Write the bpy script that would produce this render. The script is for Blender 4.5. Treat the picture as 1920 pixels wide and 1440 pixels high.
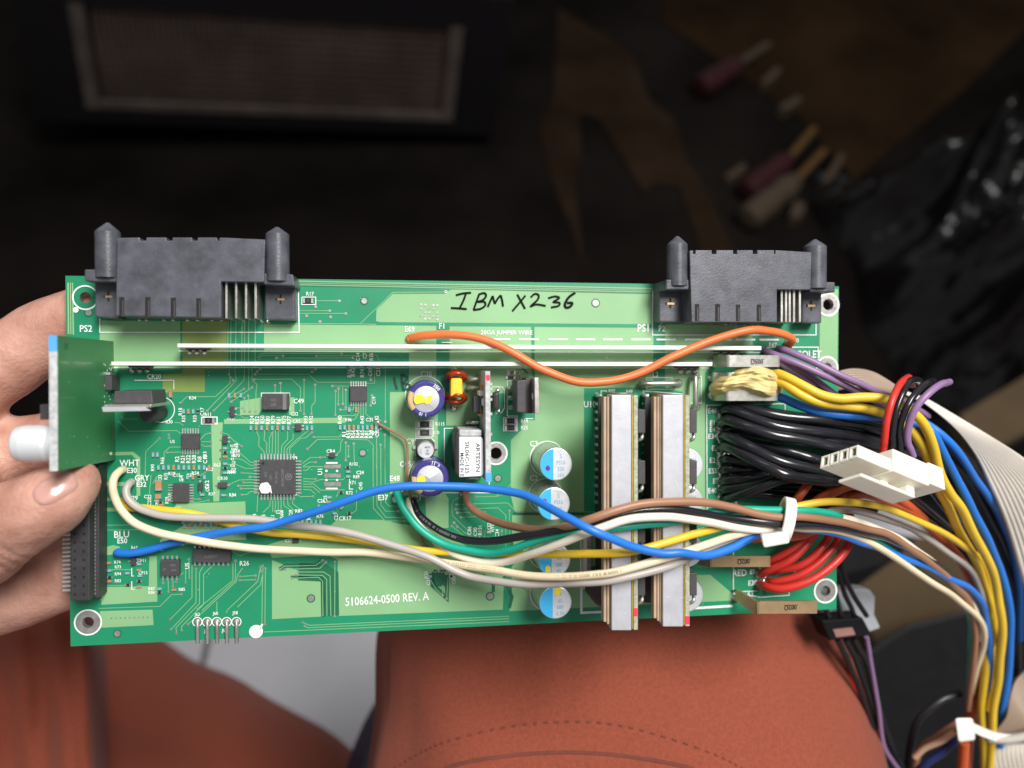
import bpy, math, random
from mathutils import Vector, Matrix, noise
from mathutils.geometry import tessellate_polygon
from mathutils.bvhtree import BVHTree
R = math.radians
random.seed(7)
scn = bpy.context.scene
for o in list(bpy.data.objects): bpy.data.objects.remove(o)
col = scn.collection
MM = 0.001

# ------------------------------------------------------------------ camera, world, lamps, exposure
F = 1442.0                                  # focal length in pixels of a 1920 px wide picture
PITCH = R(55)
CAM = Vector((0, 0, 0.80))
cp, sp = math.cos(PITCH), math.sin(PITCH)
MC = Matrix(((1, 0, 0, CAM.x), (0, sp, -cp, CAM.y), (0, cp, sp, CAM.z), (0, 0, 0, 1)))
cd = bpy.data.cameras.new('camera'); camera = bpy.data.objects.new('camera', cd); col.objects.link(camera)
camera.matrix_world = MC
cd.sensor_width = 36; cd.sensor_fit = 'HORIZONTAL'; cd.lens = F / 1920 * 36
cd.clip_start = 0.01; cd.clip_end = 100
cd.dof.use_dof = True; cd.dof.focus_distance = 0.191; cd.dof.aperture_fstop = 8.0
scn.camera = camera
w = bpy.data.worlds.new('World'); scn.world = w; w.use_nodes = True
w.node_tree.nodes['Background'].inputs[0].default_value = (0.93, 0.96, 1.0, 1)
w.node_tree.nodes['Background'].inputs[1].default_value = 0.27
def area(name, loc, target, sx, sy, power, colr=(1, 1, 1)):
    l = bpy.data.lights.new(name, 'AREA'); l.shape = 'RECTANGLE'; l.size = sx; l.size_y = sy; l.energy = power; l.color = colr
    o = bpy.data.objects.new(name, l); col.objects.link(o); o.location = loc
    o.rotation_euler = (Vector(target) - Vector(loc)).to_track_quat('-Z', 'Y').to_euler()
    return o
area('fill_light', (0.58, 0.02, 2.0), (0.0, 0.1, 0.6), 0.75, 0.42, 35, (1.0, 0.985, 0.96))
area('fill_light', (-0.35, 0.75, 1.9), (0.0, 0.1, 0.6), 0.9, 0.3, 2, (0.97, 0.98, 1.0))  # faint fill light added from the front, no real lamp
scn.view_settings.view_transform = 'Standard'; scn.view_settings.look = 'None'
scn.view_settings.exposure = 0.12; scn.view_settings.gamma = 1.0
scn.view_settings.use_curve_mapping = False
scn.render.resolution_x = 1024; scn.render.resolution_y = 768
scn.render.engine = 'CYCLES'

# ------------------------------------------------------------------ pose of the board (camera frame: x right, y down, z forward)
W = 0.200
U_ = Vector((0.990299, -0.004779, 0.138871)).normalized()
N_ = Vector((0.138942, 0.020849, -0.990081))
N_ = (N_ - U_ * N_.dot(U_)).normalized()
V_ = N_.cross(U_)
H = 0.44971 * W
OB = Vector((-0.008451, 0.018408, 0.200064))
def c2b(v): return Vector((v.x, -v.y, -v.z))            # camera-frame vector to Blender camera axes
Ub, Vb, Nb, Obb = c2b(U_), c2b(V_), c2b(N_), c2b(OB)
MB = MC @ Matrix(((Ub.x, Vb.x, Nb.x, Obb.x), (Ub.y, Vb.y, Nb.y, Obb.y), (Ub.z, Vb.z, Nb.z, Obb.z), (0, 0, 0, 1)))
MBI = MB.inverted()
def B(px, py, h=0.0):
    """point of the board frame seen at photo pixel (px,py) standing h millimetres above the board"""
    d = Vector(((px - 960) / F, (py - 720) / F, 1.0))
    o = OB + N_ * (h * MM)
    t = o.dot(N_) / d.dot(N_)
    p = d * t - OB
    return Vector((p.dot(U_), p.dot(V_), h * MM))
def S(px, py, h=0.0): return (B(px + 4, py, h) - B(px - 4, py, h)).length / 8     # metres per pixel there
def C(px, py, d):
    """world point at photo pixel and camera depth d"""
    return MC @ Vector(((px - 960) / F * d, -(py - 720) / F * d, -d))
def FL(px, py, z=0.0):
    """world point on the horizontal plane z"""
    o = CAM; d = C(px, py, 1.0) - o
    return o + d * ((z - o.z) / d.z)


# ------------------------------------------------------------------ materials
def mat(name, c, rough=0.5, metal=0.0, var=0.12, vs=150, bump=0.0, bs=600, coat=0.0, sss=0.0, rvar=0.1, c2=None, spec=0.5, dist=0.0002):
    m = bpy.data.materials.new(name); m.use_nodes = True; nt = m.node_tree; b = nt.nodes['Principled BSDF']
    b.inputs['Roughness'].default_value = rough; b.inputs['Metallic'].default_value = metal
    b.inputs['Specular IOR Level'].default_value = spec
    b.inputs['Coat Weight'].default_value = coat
    if sss:
        b.inputs['Subsurface Weight'].default_value = sss
        b.inputs['Subsurface Radius'].default_value = (0.004, 0.0015, 0.0008); b.inputs['Subsurface Scale'].default_value = 1.0
    tc = nt.nodes.new('ShaderNodeTexCoord')
    n = nt.nodes.new('ShaderNodeTexNoise'); n.inputs['Scale'].default_value = vs; n.inputs['Detail'].default_value = 5
    nt.links.new(tc.outputs['Object'], n.inputs['Vector'])
    cr = nt.nodes.new('ShaderNodeValToRGB')
    ca = [x * (1 - var) for x in c]; cb = [min(1, x * (1 + var)) for x in c] if c2 is None else c2
    cr.color_ramp.elements[0].color = (*ca, 1); cr.color_ramp.elements[1].color = (*cb, 1)
    cr.color_ramp.elements[0].position = 0.3; cr.color_ramp.elements[1].position = 0.7
    nt.links.new(n.outputs['Fac'], cr.inputs['Fac']); nt.links.new(cr.outputs['Color'], b.inputs['Base Color'])
    if rvar:
        mr = nt.nodes.new('ShaderNodeMapRange'); mr.inputs['To Min'].default_value = max(0.02, rough - rvar); mr.inputs['To Max'].default_value = min(1, rough + rvar)
        n3 = nt.nodes.new('ShaderNodeTexNoise'); n3.inputs['Scale'].default_value = vs * 2.3; n3.inputs['Detail'].default_value = 4
        nt.links.new(tc.outputs['Object'], n3.inputs['Vector'])
        nt.links.new(n3.outputs['Fac'], mr.inputs['Value']); nt.links.new(mr.outputs['Result'], b.inputs['Roughness'])
    if bump:
        n2 = nt.nodes.new('ShaderNodeTexNoise'); n2.inputs['Scale'].default_value = bs; n2.inputs['Detail'].default_value = 6
        nt.links.new(tc.outputs['Object'], n2.inputs['Vector'])
        bp = nt.nodes.new('ShaderNodeBump'); bp.inputs['Strength'].default_value = bump; bp.inputs['Distance'].default_value = dist
        nt.links.new(n2.outputs['Fac'], bp.inputs['Height']); nt.links.new(bp.outputs['Normal'], b.inputs['Normal'])
    return m
M = {}
M['mask'] = mat('green_solder_mask', (0.010, 0.235, 0.110), 0.40, var=0.10, vs=40, bump=0.05, bs=900)
M['pour'] = mat('mask_over_copper', (0.225, 0.43, 0.205), 0.42, var=0.10, vs=35, bump=0.06, bs=700)
M['pourb'] = mat('mask_over_copper_olive', (0.20, 0.29, 0.075), 0.36, var=0.14, vs=60, bump=0.06, bs=700)
M['trace'] = mat('mask_over_trace', (0.20, 0.42, 0.20), 0.36, var=0.06)
M['gap'] = mat('mask_in_gap', (0.012, 0.13, 0.062), 0.4, var=0.05)
M['edge'] = mat('laminate_edge', (0.10, 0.28, 0.11), 0.7)
M['silk'] = mat('white_legend_ink', (0.80, 0.83, 0.78), 0.6, var=0.08, vs=900)
M['tin'] = mat('tinned_pad', (0.40, 0.39, 0.36), 0.42, 0.7, var=0.2, vs=500, bump=0.3, bs=900)
M['solder'] = mat('solder', (0.62, 0.61, 0.58), 0.25, 0.9, var=0.15, vs=600, bump=0.2, bs=800)
M['pin'] = mat('tinned_lead', (0.70, 0.70, 0.67), 0.33, 0.8, var=0.1)
M['chip'] = mat('black_epoxy', (0.052, 0.049, 0.052), 0.55, var=0.15, vs=900, bump=0.15, bs=3000)
M['chipmark'] = mat('laser_mark', (0.16, 0.155, 0.15), 0.7)
M['conn'] = mat('black_nylon', (0.052, 0.053, 0.062), 0.36, var=0.0, vs=300, bump=0.22, bs=1900, rvar=0.10, c2=(0.100, 0.102, 0.122))
M['dark'] = mat('dark_void', (0.008, 0.008, 0.008), 0.8)
M['header'] = mat('black_header_plastic', (0.034, 0.032, 0.033), 0.5, var=0.2, vs=400, bump=0.2)
M['alu'] = mat('milled_aluminium', (0.52, 0.52, 0.55), 0.50, 0.45, var=0.07, vs=300, bump=0.10, bs=1200)
M['can'] = mat('aluminium_can', (0.74, 0.75, 0.77), 0.38, 0.6, var=0.05, vs=300)
M['candark'] = mat('can_side', (0.50, 0.53, 0.50), 0.30, 0.75, var=0.08)
M['whitecan'] = mat('pale_can', (0.70, 0.71, 0.73), 0.42, 0.25, var=0.03)
M['scratch'] = mat('bright_scratch', (0.80, 0.80, 0.82), 0.4, 0.5)
M['dust'] = mat('dust', (0.55, 0.58, 0.50), 0.9)
M['canink'] = mat('can_print', (0.22, 0.38, 0.52), 0.6)
M['cyan'] = mat('blue_can_segment', (0.04, 0.40, 0.72), 0.45, var=0.06)
M['inkviolet'] = mat('violet_ink', (0.08, 0.02, 0.42), 0.5)
M['inkyellow'] = mat('yellow_ink', (0.86, 0.66, 0.02), 0.5, var=0.05)
M['sleeve'] = mat('purple_sleeve', (0.050, 0.040, 0.20), 0.28, var=0.15, vs=400, bump=0.08, bs=500)
M['sleevetan'] = mat('tan_sleeve_stripe', (0.62, 0.42, 0.20), 0.35)
M['crimp'] = mat('scored_can_top', (0.55, 0.55, 0.60), 0.42, 0.5, var=0.12, vs=300, bump=0.25, bs=260)
M['tant'] = mat('tantalum_case', (0.045, 0.036, 0.034), 0.5, var=0.15)
M['res'] = mat('resistor_body', (0.022, 0.022, 0.022), 0.4)
M['resblue'] = mat('pale_blue_resistor', (0.20, 0.42, 0.46), 0.45)
M['ctan'] = mat('tan_ceramic', (0.46, 0.22, 0.08), 0.5)
M['core'] = mat('yellow_ferrite', (0.92, 0.56, 0.03), 0.45, var=0.08, vs=300)
M['copperred'] = mat('red_enamelled_wire', (0.42, 0.045, 0.008), 0.22, 0.3, var=0.2, vs=500)
M['magnet'] = mat('brown_magnet_wire', (0.30, 0.12, 0.025), 0.35, 0.2)
M['label'] = mat('white_paper_label', (0.82, 0.81, 0.80), 0.5, var=0.03)
M['ink'] = mat('black_print', (0.012, 0.012, 0.012), 0.6)
M['marker'] = mat('black_marker', (0.007, 0.008, 0.005), 0.8, spec=.15)
M['markerg'] = mat('faint_marker', (0.010, 0.060, 0.030), 0.5)
M['fr4'] = mat('grey_laminate_edge', (0.46, 0.47, 0.46), 0.7, var=0.25, vs=900)
M['fr4g'] = mat('module_laminate', (0.36, 0.37, 0.27), 0.7, var=0.3, vs=1200)
M['brownlam'] = mat('brown_core_plate', (0.42, 0.29, 0.19), 0.55, var=0.12, vs=300)
M['gold'] = mat('gilt_strip', (0.55, 0.38, 0.08), 0.4, 0.5, var=0.15)
M['reddot'] = mat('red_paint_dot', (0.80, 0.04, 0.08), 0.5)
M['bluepaint'] = mat('blue_paint', (0.08, 0.36, 0.72), 0.5)
M['busbar'] = mat('tinned_bus_bar', (0.80, 0.77, 0.72), 0.5, 0.3, var=0.05, vs=300)
M['shunt'] = mat('nickel_strap', (0.60, 0.58, 0.53), 0.32, 0.85, var=0.12, vs=300)
M['brass'] = mat('bronze_strap', (0.52, 0.35, 0.19), 0.36, 0.7, var=0.12, vs=250)
M['glue'] = mat('cream_epoxy_putty', (0.62, 0.49, 0.20), 0.5, var=0.12, vs=250, bump=0.25, bs=500)
M['daughter'] = mat('daughterboard_mask', (0.040, 0.20, 0.070), 0.35, var=0.10, vs=60, bump=0.05)
WIRE = dict(orange=(0.72, 0.17, 0.045), cream=(0.76, 0.64, 0.43), white=(0.78, 0.70, 0.56), grey=(0.42, 0.38, 0.34), yellow=(0.74, 0.49, 0.03), blue=(0.015, 0.165, 0.60),
            teal=(0.006, 0.36, 0.24), black=(0.014, 0.014, 0.018), brown=(0.32, 0.155, 0.085), violet=(0.25, 0.145, 0.28), red=(0.58, 0.030, 0.020), rust=(0.50, 0.085, 0.022),
            navy=(0.008, 0.018, 0.10), tan=(0.58, 0.36, 0.22), dimblack=(0.010, 0.009, 0.011), ribbon=(0.66, 0.60, 0.52), ribbondark=(0.30, 0.22, 0.16))
for k, c in WIRE.items():
    g = k in ('black',)
    M['w_' + k] = mat(k + '_insulation', c, 0.20 if g else 0.42, var=0.07, vs=90, bump=0.05, bs=300, rvar=0.06)
M['nylon'] = mat('natural_nylon', (0.78, 0.74, 0.62), 0.4, var=0.04, sss=0.15)
M['tie'] = mat('translucent_nylon', (0.80, 0.79, 0.70), 0.35, var=0.04, sss=0.2)

# ------------------------------------------------------------------ mesh helpers
class G:
    def __init__(s): s.v = []; s.f = []; s.m = []; s.s = []
    def add(s, vs, fs, m=0, smooth=False):
        n = len(s.v); s.v += [tuple(v) for v in vs]
        for f in fs: s.f.append([n + i for i in f]); s.m.append(m); s.s.append(smooth)
    def poly(s, pts, m=0):                                     # flat outline
        s.add(pts, [list(range(len(pts)))], m)
    def sheet(s, loops, m=0):                                  # outline with holes
        loops = [[Vector(p) for p in l] for l in loops]
        s.add([p for l in loops for p in l], tessellate_polygon(loops), m)
    def prism(s, top, bot, m=0):
        n = len(top); nrm = Vector((0, 0, 0))
        for i in range(n): nrm += Vector(top[i]).cross(Vector(top[(i + 1) % n]))
        if nrm.dot(Vector(top[0]) - Vector(bot[0])) < 0: top = top[::-1]; bot = bot[::-1]
        fs = [list(range(n)), list(range(2 * n - 1, n - 1, -1))] + [[i, n + i, n + (i + 1) % n, (i + 1) % n] for i in range(n)]
        s.add(list(top) + list(bot), fs, m)
    def up(s, pts, h, h0, m=0):                                # pts: pixels seen at height h, extruded down to h0
        t = [B(x, y, h) for x, y in pts]; s.prism(t, [Vector((p.x, p.y, h0 * MM)) for p in t], m)
    def box(s, c, ax, ay, az, m=0):                            # centre and half axes
        c, ax, ay, az = map(Vector, (c, ax, ay, az))
        s.prism([c + az - ax - ay, c + az + ax - ay, c + az + ax + ay, c + az - ax + ay], [c - az - ax - ay, c - az + ax - ay, c - az + ax + ay, c - az - ax + ay], m)
    def tube(s, pts, r, n=10, m=0, caps=True, flat=None):
        pts = [Vector(p) for p in pts]; rs = r if isinstance(r, (list, tuple)) else [r] * len(pts)
        t0 = (pts[1] - pts[0]).normalized(); a = t0.orthogonal().normalized(); vs = []
        for i, p in enumerate(pts):
            t = (pts[min(i + 1, len(pts) - 1)] - pts[max(i - 1, 0)]).normalized()
            a = (a - t * a.dot(t)).normalized(); b = t.cross(a)
            for k in range(n): vs.append(p + (a * math.cos(2 * math.pi * k / n) + b * math.sin(2 * math.pi * k / n)) * rs[i])
        fs = [[i * n + k, i * n + (k + 1) % n, (i + 1) * n + (k + 1) % n, (i + 1) * n + k] for i in range(len(pts) - 1) for k in range(n)]
        s.add(vs, fs, m, True)
        if caps: s.add(vs[:n], [list(range(n))[::-1]], m); s.add(vs[-n:], [list(range(n))], m)
    def lathe(s, base, axis, prof, n=32, ms=0, smooth=True):   # prof: (radius, distance along the axis)
        base = Vector(base); axis = Vector(axis).normalized(); a = axis.orthogonal().normalized(); b = axis.cross(a)
        for j in range(len(prof) - 1):
            m = ms[j] if isinstance(ms, (list, tuple)) else ms; vs = []
            for r, z in (prof[j], prof[j + 1]):
                vs += [base + axis * z + (a * math.cos(2 * math.pi * k / n) + b * math.sin(2 * math.pi * k / n)) * max(r, 1e-6) for k in range(n)]
            s.add(vs, [[k, (k + 1) % n, n + (k + 1) % n, n + k] for k in range(n)], m, smooth and abs(prof[j][0] - prof[j + 1][0]) < 0.6 * abs(prof[j][1] - prof[j + 1][1]) + 1e-7)
    def disc(s, px, py, rp, h, m=0, n=14, r0=0.0):             # flat disc or ring at a photo pixel
        c = B(px, py, h); r = rp * S(px, py, h)
        o = [c + Vector((math.cos(2 * math.pi * k / n) * r, math.sin(2 * math.pi * k / n) * r, 0)) for k in range(n)]
        if r0:
            q = r0 * S(px, py, h); i_ = [c + Vector((math.cos(2 * math.pi * k / n) * q, math.sin(2 * math.pi * k / n) * q, 0)) for k in range(n)]
            s.add(o + i_, [[k, (k + 1) % n, n + (k + 1) % n, n + k] for k in range(n)], m)
        else: s.poly(o, m)
    def line(s, pts, wp, h, m=0):                              # flat ribbon along pixels; wp wide in pixels
        P = [B(x, y, h) for x, y in pts]; s.rib(P, wp * S(*pts[0], h), Vector((0, 0, 1)), m)
    def rib(s, P, wd, nrm, m=0):
        L = []; n = len(P)
        for i in range(n):
            t1 = (P[i] - P[i - 1]).normalized() if i else (P[1] - P[0]).normalized()
            t2 = (P[i + 1] - P[i]).normalized() if i < n - 1 else t1
            s1 = nrm.cross(t1).normalized(); s2 = nrm.cross(t2).normalized(); q = (s1 + s2)
            q = q.normalized() if q.length > 1e-6 else s1
            k = 1 / max(0.5, q.dot(s1)); L.append((P[i] + q * wd / 2 * k, P[i] - q * wd / 2 * k))
        vs = [p for l in L for p in l]
        s.add(vs, [[2 * i, 2 * i + 1, 2 * i + 3, 2 * i + 2] for i in range(n - 1)], m)
    def mesh(s, name, mats, off=None):
        me = bpy.data.meshes.new(name)
        v = s.v if off is None else [tuple(Vector(p) - off) for p in s.v]
        me.from_pydata(v, [], s.f)
        for m in mats: me.materials.append(M[m] if isinstance(m, str) else m)
        me.polygons.foreach_set('material_index', s.m); me.polygons.foreach_set('use_smooth', s.s); me.update()
        return me
def smooth(pts, per=8):                                         # Catmull-Rom through the points
    P = [Vector(p) for p in pts]; P = [P[0] * 2 - P[1]] + P + [P[-1] * 2 - P[-2]]; out = []
    for i in range(1, len(P) - 2):
        for k in range(per):
            t = k / per; a, b, c, d = P[i - 1:i + 3]
            out.append(0.5 * ((2 * b) + (c - a) * t + (2 * a - 5 * b + 4 * c - d) * t * t + (3 * b - a - 3 * c + d) * t ** 3))
    out.append(P[-2]); return out
def part(name, g, mats, parent, bevel=0, label=None, seg=2):
    o = bpy.data.objects.new(name, g.mesh(name, mats) if isinstance(g, G) else g); col.objects.link(o); o.parent = parent
    if bevel:
        b = o.modifiers.new('edges', 'BEVEL'); b.width = bevel * MM; b.segments = seg; b.limit_method = 'ANGLE'; b.angle_limit = R(40)
    if label: o['label'] = label
    return o
def tag(o, label, cat, group=None):
    o['label'] = label; o['category'] = cat
    if group: o['group'] = group
    return o
def thing(name, mw, label, cat, group=None):
    o = bpy.data.objects.new(name, None); col.objects.link(o); o.matrix_world = mw; o.empty_display_size = 0.01
    return tag(o, label, cat, group)
def solo(name, g, mats, label, cat, group=None, frame=None, bevel=0):    # a thing that is one mesh, its origin on its own first point
    off = Vector(g.v[0]); o = bpy.data.objects.new(name, g.mesh(name, mats, off)); col.objects.link(o)
    o.matrix_world = (frame if frame is not None else Matrix()) @ Matrix.Translation(off)
    if bevel:
        b = o.modifiers.new('edges', 'BEVEL'); b.width = bevel * MM; b.segments = 2; b.limit_method = 'ANGLE'
    return tag(o, label, cat, group)
def struct(name, g, mats):
    o = bpy.data.objects.new(name, g.mesh(name, mats)); col.objects.link(o); o['kind'] = 'structure'; return o
_tx = {}
def glyphs(txt):
    if txt not in _tx:
        cu = bpy.data.curves.new('lettering', 'FONT'); cu.body = txt; cu.align_x = 'CENTER'; cu.align_y = 'CENTER'; cu.resolution_u = 2; cu.offset = 0.012
        ob = bpy.data.objects.new('lettering', cu); col.objects.link(ob); bpy.context.view_layer.update()
        me = bpy.data.meshes.new_from_object(ob.evaluated_get(bpy.context.evaluated_depsgraph_get()))
        vs = [v.co.copy() for v in me.vertices]; fs = [list(p.vertices) for p in me.polygons]
        bpy.data.objects.remove(ob); bpy.data.meshes.remove(me); bpy.data.curves.remove(cu)
        ys = [v.y for v in vs] or [0]; y0, y1 = min(ys), max(ys)
        _tx[txt] = ([Vector((v.x, v.y - (y0 + y1) / 2, 0)) / max(1e-6, y1 - y0) for v in vs], fs)
    return _tx[txt]
def text3(g, txt, c, ex, ey, hgt, m=0, sx=0.8, wdt=None):
    vs, fs = glyphs(txt)
    if wdt: xs = [v.x for v in vs]; sx = wdt / ((max(xs) - min(xs)) * hgt)
    g.add([Vector(c) + Vector(ex) * (v.x * hgt * sx) + Vector(ey) * (v.y * hgt) for v in vs], fs, m)
def text(g, txt, px, py, hp, m=0, rot=0.0, h=0.12, sx=0.85, wpx=None):      # lettering lying on the board; rot turns it anticlockwise
    s = S(px, py, h); a = R(rot); ex = Vector((math.cos(a), math.sin(a), 0)); ey = Vector((-math.sin(a), math.cos(a), 0))
    text3(g, txt, B(px, py, h), ex, ey, hp * s, m, sx, wpx * s if wpx else None)
def rc(x0, y0, x1, y1): return [(x0, y0), (x1, y0), (x1, y1), (x0, y1)]
def circ(px, py, rp, h=0.0, n=24):
    c = B(px, py, h); r = rp * S(px, py, h); return [c + Vector((math.cos(2 * math.pi * k / n) * r, math.sin(2 * math.pi * k / n) * r, 0)) for k in range(n)]

# ------------------------------------------------------------------ the circuit board
board = thing('circuit_board', MB, 'green printed circuit board crowded with chips and capacitors, held up in one hand', 'circuit board')
HOLES = [(160, 558, 11), (165, 1167, 11), (930, 850, 11), (1548, 1108, 9), (1553, 571, 10), (1551, 690, 9)]
g = G()
outer = [Vector((-W / 2, -H / 2, 0)), Vector((W / 2, -H / 2, 0)), Vector((W / 2, H / 2, 0)), Vector((-W / 2, H / 2, 0))]
dz = Vector((0, 0, -1.6 * MM))
g.sheet([outer] + [circ(*q)[::-1] for q in HOLES], 0)
g.sheet([[p + dz for p in outer[::-1]]] + [[p + dz for p in circ(*q)] for q in HOLES], 0)
for lp, m in [(outer, 1)] + [(circ(*q), 2) for q in HOLES]:
    n = len(lp); g.add(lp + [p + dz for p in lp], [[i, n + i, n + (i + 1) % n, (i + 1) % n] for i in range(n)], m)
def pour(pts, m=3, h=0.04, holes=()): g.sheet([[B(x, y, h) for x, y in pts]] + [circ(a, b, c, h)[::-1] for a, b, c in holes], m)
# copper areas under the mask
pour([(560, 526), (1226, 540), (1226, 552), (560, 536)])
pour([(126, 530), (137, 530), (139, 628), (127, 626)])
pour([(705, 602), (706, 580), (737, 551), (832, 551), (846, 543), (1222, 549), (1222, 608), (712, 604)], holes=[(1117, 568, 8)])
pour([(187, 601), (338, 602), (338, 692), (187, 692)])
pour([(342, 602), (425, 602), (425, 692), (384, 692), (384, 735), (305, 735), (305, 702), (342, 700)], 4)
pour([(495, 608), (818, 611), (818, 662), (495, 660)])
pour([(767, 662), (818, 662), (818, 735), (767, 735)])
pour([(731, 735), (820, 735), (822, 905), (841, 935), (841, 990), (800, 990), (797, 932), (731, 926)])
pour([(836, 734), (896, 734), (896, 798), (836, 798)])
pour([(843, 612), (996, 613), (996, 688), (1000, 720), (950, 738), (843, 734)])
pour([(1002, 613), (1225, 615), (1225, 726), (1095, 728), (1095, 959), (965, 959), (958, 930), (958, 825), (978, 806), (978, 788), (1003, 788)])
pour([(1247, 608), (1410, 610), (1412, 660), (1340, 665), (1322, 700), (1322, 962), (1280, 962), (1280, 735), (1247, 728)])
pour([(330, 945), (460, 940), (462, 1012), (380, 1014), (300, 1030), (300, 1012), (345, 985), (326, 960)])
pour([(500, 1022), (620, 985), (634, 973), (720, 975), (745, 981), (800, 990), (845, 1008), (945, 1062), (943, 1143), (633, 1155), (633, 1050), (612, 1040), (510, 1046)])
pour([(510, 1050), (578, 1078), (604, 1090), (603, 1156), (510, 1161)])
pour([(960, 966), (1290, 966), (1290, 1078), (1332, 1078), (1372, 1112), (1372, 1126), (955, 1146), (960, 1120)])
pour([(190, 1101), (279, 1099), (280, 1043), (294, 1043), (295, 1128), (190, 1134)])
pour([(187, 1146), (286, 1143), (288, 1172), (190, 1177)])
pour([(1536, 541), (1572, 542), (1570, 706), (1536, 700)], holes=[(1553, 571, 21), (1551, 690, 20)])
pour([(420, 786), (648, 783), (648, 793), (420, 795)]); pour([(396, 792), (418, 792), (415, 842), (411, 940), (400, 940), (397, 850)])
pour([(450, 752), (492, 745), (492, 765), (484, 778), (450, 778)]) ; pour([(542, 745), (552, 745), (552, 778), (542, 778)])
pour([(190, 848), (250, 847), (263, 858), (263, 930), (256, 930), (256, 862), (247, 853), (190, 855)])
for y in (904, 933, 952): pour([(190, y), (235, y), (235, y + 7), (190, y + 7)])
pour([(190, 1028), (212, 1022), (225, 1025), (225, 1038), (190, 1042)])
# clearances that show as dark lines, then traces with their vias
for p, wd in [([(560, 529), (1226, 543)], 1.6), ([(560, 532), (1226, 546)], 1.6), ([(560, 535.5), (1226, 549.5)], 1.6), ([(130, 530), (131, 628)], 1.5), ([(134, 530), (135, 628)], 1.5),
              ([(836, 798), (836, 735)], 1), ([(945, 1080), (960, 1120), (955, 1140)], 6), ([(1095, 964), (962, 963)], 5), ([(978, 690), (990, 700)], 3),
              ([(524, 1068), (535, 1061), (593, 1060), (604, 1050)], 8), ([(560, 1072), (605, 1074), (618, 1082), (619, 1155)], 34), ([(545, 1082), (600, 1083), (606, 1090), (606, 1157)], 6),
              ([(808, 1075), (812, 1098), (828, 1112), (838, 1122), (838, 1078)], 9), ([(822, 1072), (822, 1100)], 24), ([(905, 1078), (925, 1095), (925, 1110)], 6), ([(960, 1010), (960, 1060)], 5)]: g.line(p, wd, 0.07, 5)
def tr(pts, wd=1.5, v='e'):
    g.line(pts, wd, 0.10, 6)
    if v in 'be': g.disc(*pts[-1], 2.6, 0.13, 7, 10)
    if v in 'bs': g.disc(*pts[0], 2.6, 0.13, 7, 10)
def crop(ox, oy, s, lines, wd=1.5):
    for l in lines:
        v = l[0] if isinstance(l[0], str) else 'e'; l = l[1:] if isinstance(l[0], str) else l
        tr([(ox + x / s, oy + y / s) for x, y in l], wd, v)
for x in (427.6, 433, 442.5, 454, 459, 466.5, 479): tr([(x, 600), (x - 1, 690)], 1.8, 'n')
crop(180, 640, 6, [
    [(1500, 310), (1510, 470), (1345, 622), (1020, 626), (950, 690)], [(1560, 300), (1578, 440), (1250, 780)], [(1670, 300), (1665, 440), (1325, 780)], ['n', (1720, 300), (1715, 540)],
    ['b', (1495, 370), (1545, 440)], [(1755, 300), (1755, 440), (1812, 485), (1800, 560), (1795, 790)], ['b', (1712, 612), (1730, 790)], ['b', (1670, 640), (1672, 785)], ['b', (1665, 535), (1495, 640)], ['b', (1755, 520), (1520, 680)],
    ['n', (280, 840), (310, 875), (480, 875)], ['n', (240, 890), (370, 1010), (910, 1005), (950, 1040)], ['s', (715, 1092), (560, 1240), (552, 1500)], ['e', (1170, 1110), (1230, 1045), (1290, 1033)], ['e', (1180, 1130), (1290, 1130)], ['e', (1180, 1160), (1220, 1182), (1290, 1180)],
    ['s', (800, 1250), (960, 1245)], ['n', (960, 1190), (830, 1190), (765, 1250), (770, 1340)], ['b', (1410, 1025), (1480, 1045), (1540, 1110), (1640, 1180)], ['s', (1400, 1225), (1470, 1225)], ['n', (1500, 1232), (1600, 1240), (1740, 1362), (1840, 1366)],
    ['s', (1400, 1322), (1590, 1322), (1640, 1330), (1740, 1396), (1840, 1398)], ['n', (1480, 1385), (1560, 1380), (1680, 1430), (1840, 1432)], ['b', (1560, 750), (1650, 750)], ['n', (1560, 828), (1620, 830), (1660, 862), (1720, 862)], ['n', (880, 915), (940, 915), (985, 950)], ['b', (820, 1050), (822, 1090)]])
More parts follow.
